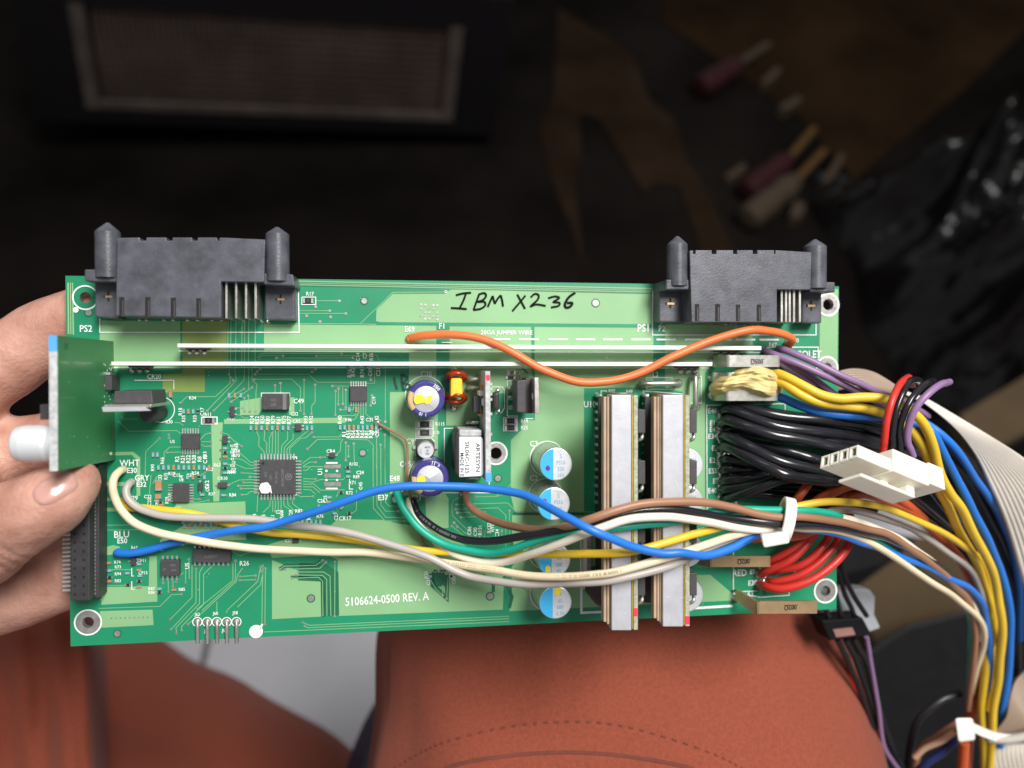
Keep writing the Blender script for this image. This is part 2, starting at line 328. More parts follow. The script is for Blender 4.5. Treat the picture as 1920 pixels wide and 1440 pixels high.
crop(440, 640, 6, [
    ['s', (230, 370), (830, 370), (930, 462), (1310, 462)], ['b', (220, 428), (640, 425), (740, 520), (740, 780)], ['b', (780, 435), (780, 820)], ['b', (905, 490), (905, 680), (865, 730), (865, 820)], ['s', (1100, 502), (1285, 505)], ['b', (1135, 560), (1133, 830)],
    ['b', (1168, 530), (1165, 710)], ['e', (1215, 505), (1218, 705)], ['b', (1250, 548), (1250, 747)], ['s', (1190, 770), (1335, 770), (1340, 690)], ['n', (1200, 838), (1350, 835), (1368, 790), (1368, 700)], ['e', (1395, 700), (1395, 800), (1350, 880), (1290, 885)],
    ['n', (1420, 700), (1420, 880)], ['n', (1447, 700), (1447, 860)], ['e', (1475, 700), (1475, 820), (1540, 870)], ['e', (1695, 290), (1695, 905)], ['s', (545, 160), (300, 160), (270, 215)], ['s', (1205, 137), (300, 135), (250, 190)], ['s', (920, 165), (1320, 160), (1600, 155), (1622, 215)], ['b', (470, 187), (890, 188), (1330, 184)],
    ['n', (1575, 300), (1575, 470), (1480, 475)], ['n', (240, 1000), (275, 1080), (270, 1180), (330, 1240), (330, 1265)], ['n', (340, 1000), (330, 1110), (360, 1140), (360, 1265)], ['s', (420, 1035), (390, 1090), (390, 1265)], ['n', (430, 1000), (420, 1265)], ['n', (460, 1000), (460, 1265)], ['n', (490, 1000), (490, 1265)],
    ['n', (595, 1000), (595, 1105), (530, 1170), (525, 1265)], ['n', (660, 1040), (655, 1100), (560, 1190), (555, 1265)], ['n', (830, 1000), (770, 1050), (690, 1110), (590, 1210), (585, 1265)], ['s', (870, 1022), (800, 1085), (740, 1092), (620, 1205), (615, 1265)],
    ['s', (890, 1078), (1180, 1075), (1200, 1040)], ['s', (820, 1210), (930, 1105), (1200, 1100)], ['n', (1220, 1100), (1195, 1130), (1190, 1230), (1140, 1280)], ['e', (760, 1375), (850, 1308), (960, 1306)], ['e', (770, 1405), (850, 1358), (910, 1360)], ['n', (960, 1306), (1030, 1300)],
    ['n', (1280, 1100), (1500, 1110), (1560, 1170), (1560, 1440)], ['s', (1595, 1080), (1595, 1440)], ['s', (1640, 1165), (1640, 1440)], ['s', (1690, 1050), (1690, 1440)], ['b', (1250, 1140), (1250, 1338)], ['b', (1280, 1180), (1280, 1295)], ['s', (1340, 1150), (1345, 1370)], ['b', (455, 495), (455, 580)], ['b', (515, 470), (518, 580)], ['b', (870, 345), (910, 310)], ['b', (1530, 340), (1530, 435)], ['b', (1545, 610), (1530, 720)], ['b', (255, 340), (290, 310)]])
crop(440, 840, 6, [
    ['n', (770, 215), (840, 210), (1000, 210)], ['n', (770, 250), (815, 250), (850, 212)], ['e', (770, 345), (910, 350)], ['n', (770, 375), (880, 385), (960, 357), (1220, 355), (1260, 320)], ['n', (770, 408), (890, 405), (970, 475), (1240, 470)], ['n', (770, 437), (880, 438), (960, 505)], ['n', (770, 467), (850, 470), (910, 520)],
    ['e', (700, 520), (740, 548), (880, 545)], ['n', (1555, 0), (1560, 680), (1690, 820), (1990, 822)], ['n', (1600, 0), (1600, 650), (1700, 780), (1960, 782)], ['e', (1645, 0), (1645, 640), (1700, 712), (1840, 712)], ['e', (1690, 0), (1695, 610), (1740, 655), (1850, 655)],
    ['n', (320, 725), (397, 650), (400, 590)], ['n', (428, 590), (428, 720)], ['e', (460, 590), (455, 710)], ['n', (490, 590), (490, 740)], ['n', (522, 590), (522, 720)], ['e', (550, 590), (556, 650), (645, 710)], ['n', (595, 590), (600, 640), (690, 720)], ['e', (650, 590), (655, 630), (755, 705)], ['n', (260, 530), (250, 720)], ['s', (1170, 505), (1140, 550)], ['n', (1370, 470), (1370, 700), (1320, 735)]])
crop(180, 840, 6, [
    ['e', (1840, 290), (1640, 280)], ['e', (1840, 325), (1730, 325)], ['e', (1840, 355), (1610, 360), (1500, 410)], ['e', (1840, 390), (1660, 390)], ['e', (1840, 422), (1600, 425)], ['e', (1840, 455), (1630, 457)], ['e', (1840, 485), (1740, 490), (1690, 525), (1640, 525)], ['s', (1410, 530), (1480, 530)],
    ['n', (640, 400), (690, 320), (800, 310)], ['n', (620, 300), (600, 520)], ['s', (1405, 125), (1500, 125)], ['s', (1405, 28), (1470, 28)], ['s', (1405, 280), (1480, 280)], ['e', (1050, 575), (1165, 575)], ['e', (880, 620), (1150, 612), (1265, 590)], ['b', (1225, 275), (1150, 330)], ['n', (70, 870), (480, 865)], ['n', (70, 925), (520, 918)]])
crop(180, 1000, 6, [
    ['n', (90, 595), (390, 580)], ['n', (80, 410), (400, 408)], ['e', (750, 490), (755, 560)], ['e', (810, 490), (815, 660)], ['e', (865, 490), (865, 600)], ['e', (985, 440), (910, 500), (902, 545)], ['e', (30, 845), (720, 822), (850, 690), (960, 685)], ['e', (1080, 350), (1080, 720), (832, 970)], ['b', (1125, 400), (1125, 780), (845, 1080)],
    ['e', (1205, 370), (1165, 440), (1165, 790), (900, 1060), (905, 1130)], ['e', (1305, 370), (1210, 460), (1210, 800), (960, 1050), (965, 1090)], ['n', (1540, 340), (1540, 530), (1130, 860)], ['s', (1570, 308), (1565, 530), (1190, 870)], ['e', (1650, 390), (1590, 470), (1580, 540), (1210, 880), (1035, 1020)], ['n', (1360, 770), (1360, 880)],
    ['b', (1795, 475), (1620, 485)], ['b', (1790, 522), (1620, 527)], ['n', (1880, 350), (1850, 380), (1820, 540), (1480, 860), (1465, 900)], ['n', (1880, 430), (1850, 580), (1590, 830)], ['e', (1880, 345), (1870, 650), (1866, 1010)], ['b', (1905, 395), (1900, 1025)], ['b', (1045, 290), (1050, 500)], ['b', (1010, 370), (1008, 555)], ['e', (1520, 200), (1620, 250), (1760, 205)], ['b', (1855, 430), (1850, 380)]])
crop(480, 1000, 4, [
    ['b', (180, 270), (210, 246), (450, 240), (500, 202)], ['b', (215, 270), (480, 262), (525, 215)], ['s', (320, 290), (505, 290), (555, 320), (562, 620)], ['s', (298, 312), (500, 315), (530, 345), (532, 620)], ['s', (270, 337), (470, 330), (500, 360), (502, 622)], ['b', (592, 215), (590, 620)],
    ['s', (352, 668), (400, 690), (1900, 622)], ['s', (365, 695), (385, 708), (1900, 640)], ['n', (60, 740), (1900, 662)], ['s', (1400, 398), (1400, 465)], ['e', (1440, 330), (1430, 490)], ['e', (1310, 350), (1350, 420), (1400, 465)]])
crop(540, 480, 3, [
    ['n', (495, 385), (405, 382), (590, 205), (880, 203)], ['e', (155, 252), (290, 252)], ['e', (65, 308), (235, 308)], ['e', (65, 323), (325, 323)], ['n', (0, 380), (405, 382)], ['n', (1320, 985), (1255, 1040), (1255, 1280), (1200, 1350)], ['s', (1055, 1355), (1180, 1352), (1215, 1320)]])
crop(840, 860, 5.54, [
    ['s', (90, 475), (620, 460), (710, 555), (1600, 552)], ['s', (80, 525), (520, 512), (600, 590), (600, 700)], ['s', (95, 562), (400, 552)], ['s', (135, 610), (300, 600)], ['b', (290, 398), (490, 395), (540, 350)], ['n', (150, 390), (60, 430), (40, 480), (45, 590), (200, 740)], ['s', (638, 540), (640, 800)], ['s', (62, 665), (180, 780)], ['s', (40, 700), (160, 800)], ['s', (95, 705), (220, 800)],
    ['s', (380, 755), (385, 850)], ['s', (558, 750), (560, 830)], ['n', (600, 700), (600, 980)], ['n', (235, 790), (240, 900)], ['n', (290, 800), (290, 900)], ['n', (330, 800), (335, 900)], ['n', (470, 800), (470, 900)]])
for i in range(4): tr([(960 + i * 7, 1060 + 8 * i), (960 + i * 7, 1075 + 9 * i), (985 + i * 5, 1108 + 4 * i), (1090, 1112 + 6 * i)], 1.5, 's' if i else 'n')
# bare pads, rings and test points
for px, py, r in [(683, 564, 5.5), (1117, 568, 6), (680, 849, 5.5), (934, 897, 5.5), (583, 1122, 6), (919, 1118, 6), (220, 1188, 6), (166, 586, 6)]:
    g.disc(px, py, r + 2.2, 0.14, 5, 18); g.disc(px, py, r, 0.18, 7, 18)
for (px, py, r0), r in zip(HOLES, (22, 23.5, 19, 19, 18, 18)):
    if (px, py) != (160, 558): g.disc(px, py, r, 0.16, 7, 32, r0)
    g.disc(px, py, r + 3, 0.20, 8, 32, r)
for dy in (571, 578, 585, 592, 597):                                      # cluster of open vias
    for k in range(5):
        if (k + dy) % 3: g.disc(790 + k * 7.5, dy + k * .3, 2.4, 0.16, 7, 8)
for k in range(9): g.disc(209 + k * 8.5, 1159 - k * .2, 1.6, 0.16, 7, 8)
for k in range(6): g.disc(1265 + (k % 3) * 11, 683 + 9 * (k // 3), 2.6, 0.16, 7, 8)
for px, py in [(620, 594), (600, 603), (592, 575), (575, 592), (1137, 669)]: g.disc(px, py, 3, 0.16, 7, 8)
for y0, y1 in ((871, 878.5), (888, 895.5), (904, 912)):                  # three long bare pads
    g.sheet([[B(x, y, 0.15) for x, y in rc(608, y0, 639, y1)]], 7)
panel = part('panel', g, ['mask', 'edge', 'tin', 'pour', 'pourb', 'gap', 'trace', 'tin', 'silk'], board)

# white legend
g = G()
def sl(pts, wd=1.6): g.line(pts, wd, 0.22)
sl([(187, 597), (187, 623), (561, 623), (559, 528)], 2); sl([(1224, 545), (1223, 628), (1530, 628), (1530, 608)], 1.8); sl([(1430, 651), (1534, 651), (1534, 676)], 1.6); sl([(1380, 606), (1380, 640)], 1.2)
for i, x in enumerate((921, 974, 1029, 1080, 1131, 1184, 1231, 1284, 1336, 1380, 1424)): sl([(x, 636 + i * .1), (x + 36, 636 + i * .1)], 3)
sl([(335, 658), (1425, 661)], 1.8); sl([(212, 689), (1330, 690)], 1.8); sl([(1326, 960), (1325, 760), (1472, 757), (1472, 776)], 1.5); sl([(1325, 950), (1352, 952)], 1.5)
sl([(1212, 715), (1212, 708), (1260, 708), (1260, 712)], 1.4); sl([(1212, 725), (1212, 730), (1260, 730), (1260, 726)], 1.4); sl(rc(1294, 706, 1315, 756) + [(1294, 706)], 1.4)
sl([(1127, 742), (1127, 733), (1137, 733), (1137, 738), (1176, 737)], 1.4); sl([(1206, 742), (1206, 733), (1222, 734), (1280, 739)], 1.4)
sl([(1090, 1012), (1090, 1149), (1135, 1147)], 4.5); sl([(1225, 1143), (1290, 1141), (1374, 1136)], 4.5); sl([(833, 900), (833, 803), (880, 803)], 1.6); sl([(833, 924), (918, 924), (917, 900)], 1.6)
sl([(951, 760), (951, 714), (968, 714)], 1.5); sl([(951, 760), (951, 780), (972, 780)], 1.5); sl([(985, 785), (1000, 785)], 1.5); sl(rc(951, 694, 967, 703) + [(951, 694)], 1.3)
for y in (783, 796): sl(rc(944, y, 970, y + 12) + [(944, y)], 1.4)
for y in (789, 804): sl(rc(780, y, 812, y + 14) + [(780, y)], 1.5)
sl([(779, 855), (779, 822), (809, 821), (815, 828)], 1.4); sl(rc(566, 557, 592, 571) + [(566, 557)], 1.5); sl(rc(378, 782, 407, 795) + [(378, 782)], 2); sl([(252, 713), (326, 713), (326, 730)], 1.4)
sl([(190, 895), (191, 1116)], 2.4); sl([(922, 727), (925, 725), (942, 726), (946, 732), (946, 765), (940, 774), (930, 775)], 1.4); sl([(490, 745), (490, 737), (543, 737), (543, 744)], 1.6); sl([(543, 762), (543, 768)], 2)
sl([(556, 861), (556, 857), (548, 857)], 2); sl([(556, 924), (556, 928), (552, 928)], 1.6); sl([(485, 928), (485, 924)], 1.6); sl([(335, 1061), (335, 1077)], 1.6)
for y in (868, 916): sl([(611, y), (633, y)], 3)
for x in (612, 632): g.disc(x, 883, 2.4, 0.22, 0, 8); g.disc(x, 900, 2.4, 0.22, 0, 8)
sl([(247, 1065), (247, 1080), (251, 1080)], 1.5); sl([(247, 1090), (247, 1105), (252, 1106)], 1.5); sl([(655, 898), (655, 917), (662, 917)], 1.5); sl([(1375, 1005), (1375, 1110), (1420, 1108)], 1.5); sl([(1383, 1112), (1425, 1120), (1480, 1116), (1478, 1104)], 1.5)
sl([(828, 620), (848, 620)], 1.4); sl([(828, 642), (848, 642)], 1.4); sl([(1246, 602), (1236, 611)], 1)
g.disc(142, 581, 5.5, 0.22, 0, 14); g.disc(480, 1184, 13, 0.22, 0, 16); sl([(486, 1182), (492, 1170)], 4); g.disc(836, 547, 2.8, 0.22, 0, 12, 1.6)
for px, py, r in [(797, 742, 38), (803, 893, 38), (1026, 860, 33), (1023, 930, 33), (1024, 1035, 33), (1026, 1112, 33)]: g.disc(px, py, r, 0.22, 0, 40, r - 1.8)
for i in range(5): g.disc(370 + i * 18.3, 1166, 9.5, 0.22, 0, 24, 7.8)
T = [('PS2', 161, 616, 13), ('PS1', 1207, 615, 13), ('P2', 1241, 616, 10), ('F1', 829, 611, 10), ('E69', 768, 617, 10), ('C38', 799, 701, 10), ('C9', 769, 827, 10), ('C45', 760, 870, 10), ('C3', 1001, 832, 10), ('C2', 1001, 896, 10),
     ('U10', 1106, 758, 11), ('E48', 740, 897, 10), ('E37', 718, 933, 10), ('E31', 781, 934, 10), ('R57', 1147, 733, 6), ('R49', 1180, 734, 6), ('L2', 1229, 702, 9), ('E46', 1336, 770, 9), ('E19', 1339, 793, 9), ('E42', 1339, 805, 9), ('E34', 1336, 818, 9), ('E2', 1340, 840, 9), ('E21', 1339, 863, 9), ('E55', 1337, 883, 9), ('E7', 1342, 902, 9), ('E40', 1336, 920, 9),
     ('RED', 1387, 1074, 11), ('E5', 1411, 1072, 8), ('E38', 1411, 1093, 9), ('R1', 1407, 1115, 8), ('VIOLET', 1515, 664, 12), ('E70', 1491, 638, 7), ('E47', 1449, 647, 8), ('WHT', 243, 868, 12), ('E30', 247, 882, 10), ('GRY', 266, 896, 11), ('E32', 265, 908, 10), ('E29', 250, 934, 9), ('BLU', 228, 1002, 13), ('E50', 229, 1014, 10), ('CR20', 289, 706, 9), ('C49', 560, 752, 9),
     ('CR4', 620, 846, 7), ('CR17', 647, 972, 8), ('R26', 458, 1056, 9), ('J62', 370, 1153, 8), ('J60', 404, 1151, 8), ('J58', 441, 1150, 8), ('J61', 388, 1184, 8), ('J59', 421, 1183, 8), ('R115', 825, 795, 6.5), ('R10', 817, 811, 6.5), ('R14', 983, 789, 6.5), ('R25', 983, 802, 6.5), ('C67', 974, 699, 7), ('R135', 974, 707, 7), ('R17', 581, 551, 7), ('R34', 361, 746, 6.5), ('R11', 390, 777, 6.5), ('R30', 317, 791, 6.5),
     ('R102', 663, 870, 6), ('C24', 675, 886, 6.5), ('R89', 668, 894, 6), ('R72', 655, 924, 6.5), ('CR5', 556, 790, 6.5), ('R40', 433, 885, 6.5), ('C40', 436, 885, 6), ('C32', 552, 776, 6.5), ('R84', 436, 928, 6.5), ('CR10', 417, 897, 6.5), ('R37', 397, 926, 6), ('CP11', 266, 1051, 6), ('CP13', 268, 1074, 6), ('R74', 220, 1054, 6), ('R73', 221, 1063, 6), ('R94', 221, 1076, 6), ('R83', 221, 1089, 6), ('R87', 284, 1104, 6), ('R86', 284, 1111, 6), ('R85', 341, 1105, 6), ('U3', 323, 828, 6), ('CR8', 541, 1014, 6), ('C83', 541, 1014, 5), ('R78', 338, 1020, 6.5), ('R35', 327, 1009, 5), ('R67', 252, 1027, 6), ('CR21', 433, 786, 5), ('CR9', 905, 1015, 6), ('U2', 340, 900, 5.5), ('C37', 332, 953, 6)]
for t, x, y, hp in T: text(g, t, x, y, hp * 1.06, h=0.22, sx=0.88)
text(g, '20GA JUMPER WIRE', 950, 624.5, 10.5, h=0.22, wpx=97)
text(g, '5106624-0500 REV. A', 726, 1123, 16.5, rot=1.8, h=0.22, wpx=157)
g2 = g
VT = [('U1', 600, 884, 8), ('R16', 655, 700, 7), ('R42', 662, 698, 7), ('R74', 679, 700, 7), ('C18', 694, 697, 7), ('C21', 709, 697, 7), ('C19', 701, 751, 6), ('R40', 637, 787, 7), ('R43', 679, 787, 6.5), ('R42', 706, 787, 6.5), ('R93', 573, 787, 6.5), ('R92', 583, 787, 6.5), ('C14', 671, 669, 6.5), ('C7', 684, 667, 6.5), ('R36', 696, 669, 6.5), ('R18', 338, 772, 6.5), ('C17', 379, 772, 6.5), ('U5', 351, 1061, 7), ('C12', 388, 909, 7), ('C45', 676, 911, 6), ('C33', 300, 897, 6), ('R13', 384, 853, 6), ('R90', 286, 877, 6), ('R66', 304, 864, 6), ('R35', 344, 785, 6), ('R33', 365, 785, 6), ('C86', 880, 995, 6.5), ('C90', 891, 997, 6.5), ('R131', 900, 994, 6.5), ('R132', 917, 990, 6.5), ('R91', 923, 990, 6.5), ('C34', 932, 1000, 6.5), ('R20', 799, 1078, 6), ('C21', 803, 1090, 6), ('C20', 846, 1078, 6), ('C80', 851, 1088, 6), ('R29', 313, 938, 6), ('C88', 318, 931, 6)]
for k in range(8): VT.append((('R24', 'R52', 'R50', 'R80', 'R79', 'R61', 'R75', 'R77')[k], 472 + k * 10, 787 + (k % 2), 7))
for k in range(7): VT.append((('R1', 'R55', 'R56', 'R64', 'R65', 'R81', 'R23')[k], 645 + k * 8.4, 814, 7))
for k in range(6): VT.append((('R2', 'R21', 'R22', 'R28', 'R8', 'C13')[k], 332 + k * 10.5, 861, 7))
for k in range(7): VT.append((('R4', 'R5', 'C1', 'R6', 'R7', 'R9', 'R12')[k], 477 + k * 17, 968 + (k % 3), 6))
for k in range(5): VT.append((('R44', 'R45', 'R46', 'R47', 'R48')[k], 343 + k * 17, 977, 5))
for t, x, y, hp in VT: text(g, t, x, y, hp * 1.12, rot=90, h=0.22, sx=0.95)
for k in range(8): text(g, ('R27', 'R59', 'R60', 'R31', 'R3', 'C8', 'R38', 'R39')[k], 436 + (k % 2) * 2, 836 + k * 6.2, 5, h=0.22, sx=0.8)
part('printed_legend', g, ['silk'], panel)
# handwriting in marker pen
g = G()
def pen(strokes, wd, m=0, ox=540, oy=480, s=3):
    for st in strokes:
        P = smooth([B(ox + x / s, oy + y / s, 0.27) for x, y in st], 6); g.rib(P, wd * S(1000, 570), Vector((0, 0, 1)), m)
pen([[(945, 220), (985, 210), (1030, 206)], [(1002, 210), (985, 255), (964, 296)], [(917, 292), (960, 294), (1006, 298)], [(1076, 214), (1060, 258), (1045, 300)], [(1072, 216), (1105, 208), (1114, 226), (1095, 248), (1070, 257), (1104, 257), (1110, 276), (1085, 296), (1042, 303)],
     [(1124, 286), (1140, 250), (1152, 224)], [(1152, 224), (1158, 248), (1164, 268)], [(1164, 268), (1180, 240), (1197, 220)], [(1197, 220), (1205, 250), (1210, 284)], [(1290, 216), (1312, 256), (1334, 297)], [(1336, 222), (1298, 268), (1262, 310)],
     [(1366, 232), (1388, 213), (1410, 220), (1404, 246), (1366, 282), (1398, 272), (1450, 280)], [(1464, 237), (1502, 227), (1526, 236), (1494, 258), (1526, 262), (1522, 280), (1480, 289)]], 3.6)
pen([[(1616, 206), (1580, 232), (1558, 270), (1566, 290), (1590, 283), (1598, 264), (1570, 264)]], 4.6)
pen([[(597, 680), (603, 715), (614, 750)], [(638, 664), (641, 710), (650, 756)], [(636, 668), (668, 680), (662, 706), (642, 716), (680, 724), (684, 744), (650, 754)]], 4, 1)
part('handwriting', g, ['marker', 'markerg'], panel)

# ------------------------------------------------------------------ parts soldered to the board
Z = Vector((0, 0, 1))
# power connectors: pixels are those of the upper faces, each at its own height
def posts(o, xs):
    for x0, x1, yb, yt, ya, h in xs:                                      # guide posts lying along the board, pointed ends
        p0 = B((x0 + x1) / 2, yb, h); p1 = B((x0 + x1) / 2, yt, h); p2 = B((x0 + x1) / 2, ya, h); r = (B(x1, yt, h) - B(x0, yt, h)).length / 2
        ax = Vector((0, 1, 0)); L = p1.y - p0.y; L2 = p2.y - p0.y; q = G()
        q.lathe(p0 - Z * 0.0, ax, [(0, -.002), (r, -.002), (r, L), (r * .82, L + (L2 - L) * .25), (r * .14, L2), (0, L2)], 28)
        part('guide_post', q, ['conn'], o)
def connector(lbl, body, bars, pads, slots, fins, fin_y, post, crosses, hb=11.5):
    q = G(); q.up(body, hb, 0.2); o = part('power_connector', q, ['conn'], board, 0.25, lbl)
    for b in bars: q = G(); q.up(b, 10.5, 0.3); part('flange', q, ['conn'], o, 0.3)
    for b in pads: q = G(); q.up(b, 5.0, 0.2); part('mounting_ear', q, ['conn'], o, 0.4)
    posts(o, post)
    q = G()
    for x0, y0, x1, y1 in slots: q.sheet([[B(x, y, hb + .06) for x, y in rc(x0, y0, x1, y1)]], 0)
    part('slot', q, ['dark'], o)
    q = G()
    for x0, y0, x1, y1 in slots: q.sheet([[B(x, y, hb + .12) for x, y in rc(x0 + (x1 - x0) * .55, y0 + 6, x1 - 1.5, y1)]], 0)
    part('blade_contact', q, ['tant'], o)
    for x in fins:
        q = G(); q.up([(x - 2.2, fin_y[0]), (x + 2.2, fin_y[0]), (x + 2.2, fin_y[1]), (x - 2.2, fin_y[1])], 9.5, 0.1); part('contact', q, ['brass' if 0 else 'shunt'], o, 0.1)
    for x, y in crosses:
        q = G(); q.sheet([[B(a, b, 5.08) for a, b in rc(x - 1.8, y - 9, x + 1.8, y + 9)]], 0); q.sheet([[B(a, b, 5.12) for a, b in rc(x - 9, y - 2.2, x + 9, y + 2.2)]], 0); q.sheet([[B(a, b, 5.16) for a, b in rc(x - 6, y - 1.8, x + 8, y + 2.2)]], 1)
        part('screw', q, ['dark', 'brass'], o)
def notched(x0, y0, x1, ns, dep):
    pts = [(x0, y0 + 1)]
    for a, b in ns: pts += [(a, y0), (a, y0 + dep), (b, y0 + dep), (b, y0)]
    return pts + [(x1, y0 + 4)]
b1 = notched(219, 445, 497, [(262, 274), (312, 323), (360, 370), (407, 411)], 6) + [(495, 529), (414, 528), (414, 596), (217, 592)]
connector('left black power connector with tall guide posts', b1, [[(158, 505), (222, 505), (222, 529), (158, 527)], [(494, 512), (549, 514), (553, 536), (494, 533)]], [[(177, 520), (222, 520), (222, 598), (178, 594)], [(496, 525), (553, 525), (553, 600), (497, 600)]],
          [(223.5, 557, 233, 593), (272, 557, 282, 594), (320, 558, 330, 594), (368, 559, 377, 594.5)], (424, 442.5, 461, 479), (529, 597), [(179, 227, 505, 436, 418, 9), (498, 543, 512, 440, 426, 9)], [(203, 556), (526, 561)])
b2 = notched(1293, 469, 1522, [(1300, 1304), (1335, 1343), (1375, 1382), (1412, 1420), (1452, 1454)], 7) + [(1520, 543), (1457, 543), (1457, 604), (1297, 604)]
connector('right black power connector with paler top rim', b2, [[(1249, 524), (1299, 524), (1299, 543), (1249, 543)], [(1519, 528), (1566, 529), (1566, 548), (1519, 547)]], [[(1235, 535), (1298, 535), (1298, 604), (1236, 604)], [(1504, 540), (1541, 540), (1541, 606), (1504, 606)]],
          [(1303, 570, 1311, 602), (1341, 570, 1350, 602), (1380, 571, 1388, 602), (1419, 571, 1427, 602)], (1466, 1474, 1481, 1489, 1500), (544, 604), [(1251, 1288, 522, 459, 443, 9), (1508, 1547, 527, 463, 449, 9)], [(1257, 569), (1521, 573)])
def bump(q, px, py, rp, h=0.8, m=0):
    c = B(px, py, 0); r = rp * S(px, py); q.lathe(c, Z, [(r, 0), (r * .85, h * .5 * MM), (r * .5, h * .9 * MM), (0, h * MM)], 12, m)
def joint(px, py, rp, h=0.8, par=None):
    q = G(); bump(q, px, py, rp, h); return part('solder_joint', q, ['solder'], par or board)
for px, py in [(262, 600), (275, 600), (308, 600), (325, 600), (352, 600), (371, 600), (398, 600), (416, 600), (457, 600), (476, 598), (491, 602), (503, 603), (1288, 606), (1297, 606), (1330, 606), (1358, 607), (1372, 607), (1395, 607), (1410, 607)]: joint(px, py, 5)

# tall bus bars standing on edge
def busbar(x0, y0, x1, y1, lbl, tabs):
    q = G(); hb = 7.5; q.up([(x0, y0 - 4), (x1, y1 - 4), (x1, y1 + 3.5), (x0, y0 + 3.5)], hb, 2.2); o = part('bus_bar', q, ['busbar'], board, 0.12, lbl)
    for x in tabs:
        q = G(); y = y0 + (y1 - y0) * (x - x0) / (x1 - x0); q.up([(x - 24, y + 1), (x + 24, y + 1), (x + 20, y + 7), (x - 20, y + 7)], 2.4, 0.2); t = part('foot', q, ['tant'], o)
        for k in (-1, 0, 1): joint(x + k * 14, y + 13, 6, .8, o)
busbar(332, 648, 1428, 653, 'upper of two long white bus bars', (370, 1365))
busbar(208, 682, 1336, 683, 'lower of two long white bus bars', (262, 1290))

def can(px, py, rp, h, lbl, name='capacitor', side='candark', tilt=None, top='can', rim=.9, mats=()):
    c = B(px, py, 0); r = rp * S(px, py); hh = h * MM; q = G()
    q.lathe(c, Z, [(r * .96, 0), (r, .0006), (r, .0014), (r * .96, .0018), (r * .96, .0022), (r, .0028), (r, hh - .0006), (r * .96, hh - .0001), (rim * r, hh), (0, hh)], 44, [0] * 6 + [0, 1, 1])
    return part(name, q, [side, top], board, 0, lbl), c, r, hh
def arcpoly(c, r, h, a0, a1, n=20): return [Vector((c.x + r * math.cos(a0 + (a1 - a0) * k / n), c.y + r * math.sin(a0 + (a1 - a0) * k / n), h)) for k in range(n + 1)]
def bluecan(px, py, lines, spot, ink, lbl, blob=0.13):
    o, c, r, hh = can(px, py, 29.5, 12, lbl)
    q = G(); a = R(100); q.poly(arcpoly(c, r * .94, hh + .00004, a, 2 * math.pi - a + R(0), 24), 0); part('blue_segment', q, ['cyan'], o)
    q = G()
    for k, t in enumerate(lines): text3(q, t, c + Vector((r * .28, r * (.48 - .38 * k), hh + .00005)), (1, 0, 0), (0, 1, 0), r * .25, 0, .8)
    part('printed_rating', q, ['canink'], o)
    if spot:
        q = G(); s0 = c + Vector((spot[0] * r, spot[1] * r, hh + .00008)); q.poly([s0 + Vector((math.cos(t * .5236) * r * blob * (1 + .18 * math.sin(t * 2.1 + px)), math.sin(t * .5236) * r * blob * 1.25 * (1 + .15 * math.cos(t * 1.7)), 0)) for t in range(12)], 0); part('ink_spot', q, [ink], o)
bluecan(1026, 860, ('S', 'PS16', '330', '16V'), (-.5, -.22), 'inkviolet', 'silver capacitor with blue segment and violet ink spot, upper one')
bluecan(1022, 930, ('S', 'PS16', '330', '16V'), (-.55, .12), 'inkviolet', 'silver capacitor with blue segment and violet ink spot, under the blue wire', .17)
bluecan(1023, 1029, ('9', '6S', '680', '4V'), (-.38, -.52), 'inkyellow', 'silver capacitor with blue segment and yellow ink spot, crossed by the yellow wire', .17)
bluecan(1025, 1104, ('9', '6S', '680', '6.3V'), (.14, .66), 'inkyellow', 'silver capacitor with yellow ink spot on its rim, nearest the lower edge', .2)
for y, yl in ((862, 'topmost'), (928, 'second'), (1013, 'third'), (1092, 'lowest')):
    o, c, r, hh = can(1258, y, 29.5, 12, yl + ' silver capacitor half hidden behind the right converter')
    q = G()
    for k, t in enumerate(('PS16', '330')): text3(q, t, c + Vector((r * .30, r * (.3 - .4 * k), hh + .00005)), (1, 0, 0), (0, 1, 0), r * .25, 0, .8)
    part('printed_rating', q, ['canink'], o)
